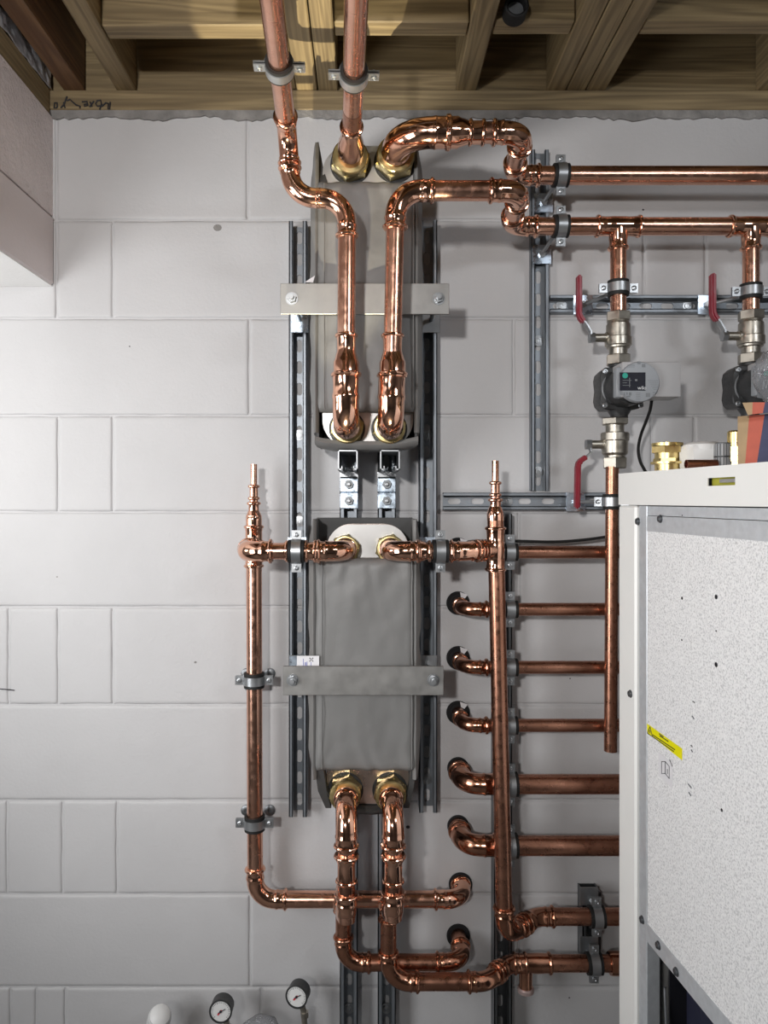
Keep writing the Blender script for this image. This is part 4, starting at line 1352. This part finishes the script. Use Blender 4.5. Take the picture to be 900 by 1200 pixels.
def pump(label, x, off, dy, cable):
    o = thing('circulation_pump', label, 'pump', (x, -off, zat(457 + dy, off)), 'wall pumps')
    k = (DIST - off) / FOC
    z = lambda y: zat(y + dy, off)
    c = V(x, -off, z(457))
    # neck flanges and volute
    body = MB()
    body.lathe((x, -off, z(427)), (0, 0, -1), [(0, 11.5 * k), (4 * k, 11.5 * k), (6 * k, 14 * k), (9 * k, 15 * k), (16 * k, 16 * k)], 24)
    body.lathe((x, -off, z(493)), (0, 0, 1), [(0, 10 * k), (6 * k, 10 * k), (14 * k, 15 * k)], 24)
    pts = []
    for i in range(28):
        a_ = 2 * PI * i / 28
        rr_ = 27 + 3.5 * math.cos(4 * a_ + PI) * 1.0 + (1.5 if math.cos(a_) < -.6 else 0)
        pts.append((rr_ * math.cos(a_) * k, rr_ * math.sin(a_) * .98 * k))
    n = len(pts)
    vs_, fs = [], []
    layers = [(off - .045, .72), (off - .036, .9), (off - .030, .97), (off + .012, 1.0), (off + .020, 1.0), (off + .022, .97), (off + .024, .78), (off + .034, .74)]
    for yy, sc_ in layers:
        for a_, b_ in pts: vs_.append((x + a_ * sc_, -yy, c.z + b_ * sc_))
    for q in range(len(layers) - 1):
        for i in range(n):
            j = (i + 1) % n
            fs.append((q * n + i, q * n + j, (q + 1) * n + j, (q + 1) * n + i))
    fs.append(tuple(reversed(range(n)))); fs.append(tuple((len(layers) - 1) * n + i for i in range(n)))
    body.add(vs_, fs)
    part('volute_housing', body, M_BLK, o)
    for sx in (-1, 1):
        for sz in (-1, 1):
            bx, bz = x + sx * 20.5 * k, c.z + sz * 19.5 * k
            part('bolt', MB().lathe((bx, -off - .022, bz), (0, -1, 0), [(0, .0058), (.004, .0058), (.005, .0045), (.005, .0025), (.002, .002)], 14), M_ZINC, o)
    # rib arcs on the housing
    rib = MB()
    path = [V(x + 23.5 * k * math.cos(a_), -off - .0225, c.z + 22 * k * math.sin(a_)) for a_ in [PI - .75 + 1.5 * i / 12 for i in range(13)]]
    rib.sweep(path, .0022, 8)
    part('rib', rib, M_DGPL, o)
    # motor can
    ym = off + .024
    part('motor_can', MB().lathe((x, -ym, c.z), (0, -1, 0), [(0, .041), (.012, .042), (.045, .042), (.052, .040)], 32), M_BLK, o)
    # control box behind the round head, towards the right
    kk = (DIST - (off + .07)) / FOC
    xr = x + .090
    part('control_box', MB().box((x - .030, -off - .105, c.z - .030), (xr, -off - .045, c.z + .042), .003, 2), M_CTRL, o)
    part('head_back', MB().box((x - .040, -off - .098, c.z - .030), (x + .036, -off - .076, c.z + .033), .004, 2), M_GPL, o)
    yf = off + .098
    cz = c.z - .0008
    cx = x + .002
    hd = MB().lathe((cx, -yf, cz), (0, -1, 0), [(0, .0395), (.002, .0408), (.014, .0408), (.0165, .0395), (.0168, .038)], 48)
    head = part('head', hd, M_GPL, o, 'round pale grey pump head with print')
    ff = yf + .0168
    face = lambda u, v_: V(cx + u, -ff, cz + v_)
    def flat(u0, v0, u1, v1, d=.0006): return MB().box(face(u0, v0) + V(0, -d, 0), face(u1, v1))
    # display and print
    u_ = lambda px_: (px_ - 456) / 364 * .0816
    v_ = lambda py_: (250 - py_) / 364 * .0816
    part('display', flat(u_(274), v_(330), u_(506), v_(166)), M_SCR, head)
    part('green_dot', MB().lathe(face(u_(322), v_(195)) + V(0, -.0006, 0), (0, -1, 0), [(0, .0056), (.0004, .0056)], 20), M_GRN, head)
    pr = MB()
    for (a0, b0_, a1, b1_) in ((434, 92, 462, 66), (474, 120, 506, 90), (510, 388, 548, 352), (572, 352, 596, 345), (574, 385, 590, 362), (310, 370, 322, 345), (332, 368, 346, 345), (356, 374, 380, 345), (335, 390, 370, 376)):
        pr.add(*[(m_.v, m_.f) for m_ in [flat(u_(a0), v_(b0_), u_(a1), v_(b1_), .0004)]][0])
    for y_ in (96, 106, 116): pr.add(*[(m_.v, m_.f) for m_ in [flat(u_(340), v_(y_ + 3), u_(410), v_(y_), .0004)]][0])
    for y_ in (238, 254, 270, 286, 304, 320): pr.add(*[(m_.v, m_.f) for m_ in [flat(u_(530 + (y_ - 238) * .6), v_(y_ + 3), u_(622), v_(y_), .0004)]][0])
    for y_ in (350, 364, 378, 392, 408, 424): pr.add(*[(m_.v, m_.f) for m_ in [flat(u_(420), v_(y_ + 4), u_(460), v_(y_), .0004)]][0])
    part('print', pr, M_DGPL, head)
    # brand word on the display
    cu = bpy.data.curves.new('word', 'FONT'); cu.body = 'wilo'; cu.size = .0105; cu.align_x = 'CENTER'; cu.align_y = 'CENTER'; cu.extrude = .0002
    to = link(bpy.data.objects.new('word', cu))
    dg = bpy.context.evaluated_depsgraph_get(); dg.update()
    me = bpy.data.meshes.new_from_object(to.evaluated_get(dg))
    bpy.data.objects.remove(to)
    R = Matrix.Translation(face(u_(474), v_(306)) + V(0, -.0009, 0) - o.location) @ Matrix.Rotation(PI / 2, 4, 'X')
    me.transform(R); me.materials.clear(); me.materials.append(M_WINK)
    wo = link(bpy.data.objects.new('word_mark', me)); wo.parent = head
    sc2 = MB()
    for (a0, b0_, a1, b1_) in ((300, 240, 380, 236), (300, 262, 340, 258), (360, 215, 366, 300), (300, 285, 372, 281), (412, 228, 432, 244)):
        sc2.add(*[(m_.v, m_.f) for m_ in [flat(u_(a0), v_(max(b0_, b1_)), u_(a1), v_(min(b0_, b1_)), .0009)]][0])
    part('display_print', sc2, M_DGPL, head)
    if cable:
        part('cable', MB().sweep(cable, .0034, 10), M_RUB, o)
    return o
ctrl = [P(764, 466, .17), P(762, 480, .14), P(757, 494, .11), P(751, 510, .09), P(748, 526, .08), P(750, 540, .08), P(755, 550, .08), P(761, 562, .08), P(764, 590, .06)]
def smooth(pts, n=6):
    out = []
    for i in range(len(pts) - 1):
        p0_, p1_, p2_, p3_ = pts[max(i - 1, 0)], pts[i], pts[i + 1], pts[min(i + 2, len(pts) - 1)]
        for k in range(n):
            t = k / n
            out.append(.5 * ((2 * p1_) + (p2_ - p0_) * t + (2 * p0_ - 5 * p1_ + 4 * p2_ - p3_) * t * t + (3 * p1_ - p0_ - 3 * p2_ + p3_) * t ** 3))
    out.append(pts[-1])
    return out
pump('black circulation pump with round grey head, left of the two', xat(725.5, OFB), OFB, 0, smooth(ctrl))
pump('black circulation pump partly hidden behind the striped box, right of the two', xat(879, OFB), OFB, -2, None)

# cable from the wall behind the branch pipes
cb = thing('black_cable', 'thin black cable from a hole in the wall above the topmost branch pipe', 'cable', P(548, 634, .03))
part('cable', MB().sweep(smooth([P(545, 637, .005), P(556, 634, .03), P(600, 634, .05), P(650, 635, .05), P(690, 632, .05), P(730, 626, .05)]), .0035, 10), M_RUB, cb)

# ------------------------------------------------------------------ white unit on the right
YAW = math.radians(6.0)
U0 = V(.503, -.250, 0)
es, ew = V(math.sin(YAW), -math.cos(YAW), 0), V(math.cos(YAW), math.sin(YAW), 0)
def U(s, w_, z): return U0 + es * s + ew * w_ + V(0, 0, z)
def ubox(s0, s1, w0, w1, z0, z1, bev=0.0):
    mb = MB().box((s0, w0, z0), (s1, w1, z1), bev)
    mb.v = [U(p.x, p.y, p.z) for p in mb.v]
    mb.f = [tuple(reversed(f)) for f in mb.f]
    return mb
def s_of(px): return ((px - PX0) * 1.450 - 850 * .503) / ((px - PX0) * math.cos(YAW) + 850 * math.sin(YAW))
def zu(px, py):
    d = 1.450 - math.cos(YAW) * s_of(px)
    return CAMZ - (py - PY0) / FOC * d
SL, WD = .62, .60
zl1, zl0 = zu(726, 555), zu(726, 591.5)
unit = thing('heating_unit', 'white cased heating unit with speckled side panel, standing at the right', 'heating unit', U(.3, .3, 0))
# lid: top sheet and four skirts, with a latch slot in the left skirt
s_a, s_b = s_of(829), s_of(861.5)
zs0, zs1 = zu(845, 569), zu(845, 559.5)
lid = MB()
for b in ((0, SL, 0, WD, zl1 - .002, zl1), (0, .002, .002, WD, zl0, zl1 - .002), (SL - .002, SL, .002, WD, zl0, zl1 - .002), (.002, SL - .002, WD - .002, WD, zl0, zl1 - .002),
          (0, s_a, 0, .002, zl0, zl1 - .002), (s_b, SL, 0, .002, zl0, zl1 - .002), (s_a, s_b, 0, .002, zl0, zs0), (s_a, s_b, 0, .002, zs1, zl1 - .002)):
    m_ = ubox(*b); lid.add(m_.v, m_.f)
lido = part('lid', lid, M_CASE, unit, 'white lid')
part('latch', ubox(s_a + (s_b - s_a) * .38, s_b - .002, .003, .007, zs0 + .0045, zs1 - .0025), M_STAIN, lido)
part('latch_pocket', ubox(s_a - .004, s_b + .004, .010, .012, zs0 - .004, zs1 + .004), simple('olive_pocket', (.42, .40, .05), .5), lido)
s1, s2, s3 = s_of(744.5), s_of(746.5), s_of(755.5)
zbt = .02
part('back_cover', ubox(0, s1, .000, .030, zbt, zl0 - .001, .004), M_CASE, unit, 'white rear cover strip')
part('back_panel', ubox(.0, .004, .030, WD - .004, zbt, zl0 - .001), M_CASE, unit)
part('corner_post', ubox(s2, s3, .004, .030, zbt, zl0 - .001, .001), M_GALV, unit)
zr0, zr1 = zu(758, 622.5), zu(758, 604)
sp_ = s_of(756.5)
part('top_rail', ubox(s3 + .001, SL - .004, .006, .020, zr1, zl0 - .002), M_GALV, unit)
part('panel_rail', ubox(sp_, SL - .004, .0025, .0055, zr0, zr1 - .001), M_GALV, unit)
zp0 = zu(757, 1083)
pan = part('side_panel', ubox(sp_, SL - .004, .004, .012, zp0, zr0 + .002), M_SPECK, unit, 'speckled pale side panel')
part('bottom_rail', ubox(sp_ - .001, SL - .004, .003, .016, zu(757, 1104), zp0), M_GALV, unit)
part('far_side', ubox(.004, SL - .002, WD - .004, WD - .002, zbt, zl0), M_CASE, unit)
part('front_side', ubox(SL - .004, SL - .002, .004, WD - .004, zbt, zl0), M_CASE, unit)
part('base', ubox(.002, SL - .002, .004, WD - .004, 0, zbt), M_GALV, unit)
part('inner_board', ubox(s3 + .03, s3 + .034, .03, WD - .01, zbt, zl0 - .1), M_DARK, unit)
part('inner_casing', ubox(.02, SL - .01, .16, .164, zbt, zl0 - .1), M_DARK, unit)
part('inner_shell', ubox(s3 + .036, s3 + .12, .05, .14, zbt, .62, .02), M_NAVP, unit)
mb = MB().sweep(smooth([U(s3 + .022, .028, .56), U(s3 + .036, .02, .555), U(s3 + .044, .02, .45), U(s3 + .040, .02, .32), U(s3 + .036, .03, .2)]), .002, 8)
part('wire', mb, M_DGPL, unit)
def uscrew(px, py, w_, r=.0058, mat=M_ZINC):
    s_ = s_of(px)
    part('screw', MB().lathe(U(s_, w_, zu(px, py)), -ew, [(0, r * 1.3), (.001, r * 1.3), (.0012, r), (.004, r), (.005, r * .5), (.003, r * .4)], 14), M_STRUTD, unit)
for px, py, w_ in ((745.5, 611, .004), (750.5, 1078, .004), (772.5, 608, .0025), (770, 1108, .003), (791, 1139, .003), (739, 813, .0)):
    uscrew(px, py, w_)
def upatch(px, py, dpx, dpy, mat, name, parent, w_=.004):
    s0, s1_ = s_of(px - dpx), s_of(px + dpx)
    k_ = (1.45 - s_of(px)) / FOC
    z = zu(px, py)
    o = ubox(s0, s1_, w_ - .0004, w_, z - dpy * k_, z + dpy * k_)
    return part(name, o, mat, parent)
for px, py, a_, b_ in ((796.7, 701, 1.0, 2), (836.5, 699.5, 1.6, 2.6), (836.5, 739.5, .7, 1.4), (836.5, 779, 1.7, 2.8), (796.5, 750, .7, 1.2), (843, 949.5, 1.2, 2.8), (795.5, 604, .5, 2)):
    s_ = s_of(px)
    r_ = (s_of(px + a_) - s_of(px - a_)) * .5
    z = zu(px, py)
    part('screw_hole', MB().lathe(U(s_, .0039 if py > 650 else .006, z), -ew, [(0, r_), (.0003, r_)], 14), M_DARK, pan)
# yellow warning sticker and white instruction sticker
def quad_on_panel(pl_, mat, name, parent, w_=.0038, d=.0005):
    pts = [U(s_of(a_), w_, zu(a_, b_)) for a_, b_ in pl_]
    return part(name, MB().prism(pts, -ew * d), mat, parent)
st = quad_on_panel([(756, 848), (756.5, 858.5), (797, 891), (797, 877.5)], M_YEL, 'warning_sticker', pan)
tl = lambda x, y: (740 + x / 5.625, 820 + y / 5.625)
def line_on_panel(pl_, wd_, mat, name, parent, w_=.0031):
    mb = MB()
    for l in pl_:
        q = [U(s_of(a_), w_, zu(a_, b_)) for a_, b_ in [tl(*t_) for t_ in l]]
        mb.sweep(q, wd_, 6)
    return part(name, mb, mat, parent)
line_on_panel([[(95, 222), (112, 178), (128, 244), (95, 222)], [(130, 232), (275, 330)], [(130, 244), (268, 342)], [(110, 200), (112, 222)], [(172, 225), (200, 245)], [(176, 238), (232, 276)]], .0009, M_INK, 'print', pan)
ws = quad_on_panel([tl(165, 345), tl(165, 500), tl(258, 585), tl(258, 420)], M_PAPER, 'instruction_sticker', pan)
line_on_panel([[(188, 408), (188, 488), (212, 486), (238, 520), (238, 440), (212, 408), (188, 408)], [(212, 408), (212, 486)], [(226, 458), (226, 490)], [(240, 395), (258, 440)]], .0007, M_INK, 'print', pan)
# scuffs
line_on_panel([[(392, 10), (404, 20)], [(388, 108), (400, 128)], [(362, 556), (382, 582)], [(366, 612), (380, 634)], [(382, 330), (390, 346)], [(380, 300), (388, 312)]], .0010, M_DGPL, 'scuff', pan)

# ------------------------------------------------------------------ things on the lid
LZ = zl1
def on_lid(px, d): return V((px - PX0) / FOC * d, d - DIST, LZ)
b = on_lid(782, 1.33)
k = 1.33 / FOC
g = thing('brass_gland', 'squat brass threaded fitting at the left end of the lid', 'brass fitting', b)
part('thread', MB().lathe(b, (0, 0, 1), [(0, 14 * k), (8.5 * k, 14 * k)], 28), M_BRASSB, g)
part('flange', MB().lathe(b, (0, 0, 1), [(8.5 * k, 18.5 * k), (11 * k, 18.5 * k)], 32), M_BRASSB, g)
part('lower_nut', MB().lathe(b, (0, 0, 1), [(11 * k, 15.5 * k), (15 * k, 15.5 * k)], 6, .2), M_BRASSB, g)
part('neck', MB().lathe(b, (0, 0, 1), [(15 * k, 14 * k), (21.5 * k, 14 * k)], 28), M_BRASSB, g)
part('upper_nut', MB().lathe(b, (0, 0, 1), [(21.5 * k, 18 * k), (29 * k, 18 * k), (29.5 * k, 16.5 * k)], 6, .5), M_BRASSB, g)
part('rim', MB().lathe(b, (0, 0, 1), [(29.5 * k, 17.5 * k), (33 * k, 17.5 * k), (33.5 * k, 13 * k)], 28), M_BRASSB, g)
b = on_lid(823, 1.30)
k = 1.30 / FOC
g = thing('plastic_gland', 'white hexagonal plastic gland nut on the lid beside the brass fitting', 'plastic fitting', b)
part('hex_nut', MB().lathe(b, (0, 0, 1), [(0, 22 * k), (4 * k, 24.5 * k), (24 * k, 25 * k), (29 * k, 23 * k)], 6, .25), M_WPL, g)
part('domed_top', MB().lathe(b, (0, 0, 1), [(24 * k, 22.5 * k), (30 * k, 21.5 * k), (33 * k, 17 * k), (34 * k, 10 * k)], 32), M_WPL, g)
p0, p1 = on_lid(804, 1.235) + V(0, 0, .0083), on_lid(838, 1.235) + V(0, 0, .0083)
g = thing('copper_offcut', 'short copper pipe offcut lying on the lid in front of the white nut', 'pipe offcut', p0)
part('pipe', MB().lathe(p0, p1 - p0, [(.01, .0062), (0, .0066), (0, .0078), (.052, .0078)], 22), M_CUA, g)
part('red_rim', MB().lathe(p0 + V(.0015, 0, 0), p1 - p0, [(0, .0066), (.006, .0064)], 22, c0=False), M_RED, g)
b = on_lid(847, 1.24)
k = 1.24 / FOC
g = thing('ribbed_gland', 'dark grey ribbed plastic gland nut on the lid between white nut and brass nut', 'plastic fitting', b)
rib = MB()
part('core', MB().lathe(b, (0, 0, 1), [(0, 8.5 * k), (30 * k, 8.5 * k), (31 * k, 7 * k)], 24), M_DGPL, g)
part('mid_groove', MB().lathe(b, (0, 0, 1), [(14 * k, 9.9 * k), (15 * k, 9.9 * k)], 24), M_INK, g)
for i in range(18):
    a_ = 2 * PI * i / 18
    for z0, z1_ in ((1 * k, 13.5 * k), (15.5 * k, 29 * k)):
        c = b + V(math.cos(a_) * 8.7 * k, math.sin(a_) * 8.7 * k, (z0 + z1_) / 2)
        rib.obox(c, V(math.cos(a_), math.sin(a_), 0) * .0016, V(-math.sin(a_), math.cos(a_), 0) * .0011, V(0, 0, (z1_ - z0) / 2))
part('ribs', rib, simple('mid_grey_plastic', (.30, .31, .32), .4), g)
b = on_lid(862, 1.235)
k = 1.235 / FOC
g = thing('brass_nut', 'tall brass fitting on the lid partly hidden by the striped box', 'brass fitting', b)
part('lower_body', MB().lathe(b, (0, 0, 1), [(0, 9 * k), (9 * k, 9 * k)], 6, .1), M_BRASSB, g)
part('upper_body', MB().lathe(b, (0, 0, 1), [(9 * k, 11 * k), (26 * k, 11 * k)], 6, .1), M_BRASSB, g)
part('collar', MB().lathe(b, (0, 0, 1), [(26 * k, 9 * k), (43 * k, 9 * k), (45 * k, 7.5 * k)], 24), M_BRASSB, g)
# torn card box with orange and navy bands
d0 = 1.11
bx = thing('card_box', 'torn kraft card box with orange and navy bands, at the right on the lid', 'box', on_lid(885, d0))
def fpt(px, py, d): return V((px - PX0) / FOC * d, d - DIST, CAMZ - (py - PY0) / FOC * d)
zb0 = LZ
def panel(pl_, mat, name, thick=.060, d=d0):
    pts = [fpt(a_, b_, d) for a_, b_ in pl_]
    for p in pts: p.z = max(p.z, zb0)
    return part(name, MB().prism(pts, (thick * .56, thick, 0)), mat, bx)
panel([(864.5, 488), (878, 487), (873, 560), (864.5, 560)], M_KRAFT, 'kraft_face')
panel([(878, 487), (896, 485.5), (886.5, 560), (873, 560)], M_ORNG, 'orange_face')
panel([(896, 485.5), (960, 478), (960, 560), (886.5, 560)], M_NAVY, 'navy_face')
panel([(870, 472), (882, 471.5), (881.5, 485.5), (876.5, 486.5)], M_KRAFT, 'kraft_flap', .003, 1.09)
panel([(882, 471.5), (896.5, 471.5), (894, 484), (881.5, 485.5)], M_ORNG, 'orange_flap', .003, 1.09)
panel([(896.5, 471.5), (955, 468), (955, 478), (894, 484)], M_NAVY, 'navy_flap', .003, 1.09)
# clear plastic bag standing out of the box, with a dark folded leaflet inside
bg = thing('plastic_bag', 'crumpled clear plastic bag with a dark printed leaflet, sticking out of the striped box', 'bag', fpt(905, 470, 1.135))
def baggy(c, rx, ry, rz, seed, n=20, m=14, amp=.22):
    vs_, fs = [], []
    for j in range(m + 1):
        th_ = PI * j / m
        for i in range(n):
            ph = 2 * PI * i / n
            d = V(math.sin(th_) * math.cos(ph), math.sin(th_) * math.sin(ph), math.cos(th_))
            s_ = 1 + amp * noise.noise(d * 2.2 + V(seed, 0, 0)) + amp * .5 * noise.noise(d * 6 + V(0, seed, 0))
            vs_.append(c + V(d.x * rx * s_, d.y * ry * s_, d.z * rz * s_))
    for j in range(m):
        for i in range(n):
            i2 = (i + 1) % n
            fs.append((j * n + i, (j + 1) * n + i, (j + 1) * n + i2, j * n + i2))
    return MB().add(vs_, fs)
part('film', baggy(fpt(905, 441, 1.135), .030, .014, .040, 3), M_CLEAR, bg, sharp=80)
lf = MB().prism([fpt(888, 466, 1.135), fpt(889, 444, 1.135), fpt(915, 434, 1.135), fpt(915, 470, 1.135)], (0, .002, 0))
lfo = part('leaflet', lf, M_DGPL, bg)
mbx = MB()
for q in ([(894, 456), (895, 446), (897, 455)], [(898, 455), (900, 445), (902, 454)]):
    mbx.sweep([fpt(a_, b_, 1.134) for a_, b_ in q], .0007, 6)
part('print', mbx, M_WINK, lfo)

# ------------------------------------------------------------------ gauges and other small things at the bottom edge
def gauge(label, px, py, off, tilt, side):
    c = P(px, py, off)
    o = thing('pressure_gauge', label, 'gauge', (c.x, c.y, 0), 'pressure gauges at the bottom edge')
    ax = V(side, -math.cos(tilt), -math.sin(tilt)).normalized()
    r = .0245
    part('case', MB().lathe(c - ax * .026, ax, [(0, r - .003), (.003, r), (.026, r), (.028, r + .001), (.031, r + .001), (.0315, r - .002), (.029, r - .0025)], 36), M_BLK, o)
    dial = part('dial', MB().lathe(c + ax * .0031, ax, [(0, r - .003), (.0006, r - .003)], 36), M_WPL, o)
    a, u, v = frame(ax)
    tk = MB()
    for i in range(26):
        an = -2.3 + 4.6 * i / 25 + PI / 2
        d = u * math.cos(an) + v * math.sin(an)
        e = u * -math.sin(an) + v * math.cos(an)
        tk.obox(c + ax * .0039 + d * (r - .0058), d * (.0022 if i % 5 == 0 else .0012), e * .00035, ax * .0002)
    part('dial_marks', tk, M_INK, dial)
    part('red_hand', MB().obox(c + ax * .0044 + (u * -.5 + v * -.6) * .004, (u * -.6 - v * .7).normalized() * .007, (u * .7 - v * .6).normalized() * .0016, ax * .0003), simple('red_print', (.6, .02, .04), .5) if 'red_print' not in bpy.data.materials else bpy.data.materials['red_print'], dial)
    part('black_hand', MB().obox(c + ax * .0050 + (u * .6 + v * .3) * .004, (u * .7 + v * .4).normalized() * .009, (u * -.4 + v * .7).normalized() * .0008, ax * .0003), M_INK, dial)
    part('hub', MB().lathe(c + ax * .0040, ax, [(0, .0028), (.0018, .0028)], 14), M_INK, dial)
    down = c - ax * .012 + V(.006, 0, -r + .002)
    p = [down, down + V(.006, 0, -.024), V(down.x + .008, down.y, down.z - .06), V(down.x + .008, down.y, 0)]
    part('stem', MB().sweep(p, [.0075, .0065, .0065, .0065], 16), M_NICK, o)
    part('stem_nut', MB().lathe(p[1] + V(.001, 0, .004), V(.1, 0, -1), [(0, .0095), (.012, .0095)], 6), M_NICK, o)
    return o
gauge('round pressure gauge at the bottom edge, left of the two', 259, 1184, .100, -.05, -.03)
gauge('round pressure gauge at the bottom edge, right of the two', 348, 1167, .085, -.05, -.22)
c = P(187, 1192, .09)
o = thing('white_valve_cap', 'white rounded plastic valve cap at the bottom edge, left of the gauges', 'valve cap', (c.x, c.y, 0))
ax = V(.25, -.55, .8).normalized()
part('cap', MB().lathe(c - ax * .03, ax, [(0, .026), (.03, .0255), (.042, .022), (.049, .014), (.051, .004)], 32), M_WPL, o)
for t in (.030, .041):
    part('groove', ring_mb(MB(), c - ax * (.03 - t), ax, .0250 if t < .035 else .0218, .002, .0006, 32), M_GPL, o)
part('pipe', MB().cyl(c - ax * .03, V(c.x - ax.x * .03, c.y - ax.y * .03, 0), .012, 18), M_WPL, o)
c = P(306, 1206, .10)
bo = baggy(c, .040, .022, .030, 11, amp=.16)
bag = thing('clear_bag', 'clear plastic bag at the bottom edge between the two gauges', 'bag', (c.x, c.y, 0))
part('film', bo, M_CLEAR, bag, sharp=80)
part('bag_foot', baggy(V(c.x, c.y, .085), .035, .02, .11, 5, amp=.2), M_CLEAR, bag, sharp=80)

# black round pipe end showing between the joists
c = V(P(605, 8, .27).x, -.2455, P(605, 8, .27).z)
o = thing('black_grommet', 'black round pipe end on the timber noggin between the joists', 'pipe end', c)
part('ring', MB().lathe(c, (0, -1, 0), [(0, .024), (.03, .024), (.032, .021), (.03, .018), (.012, .0175)], 28), M_RUB, o)
part('plug', MB().lathe(c + V(0, -.012, 0), (0, -1, 0), [(0, .017), (.004, .016)], 20), M_DGPL, o)
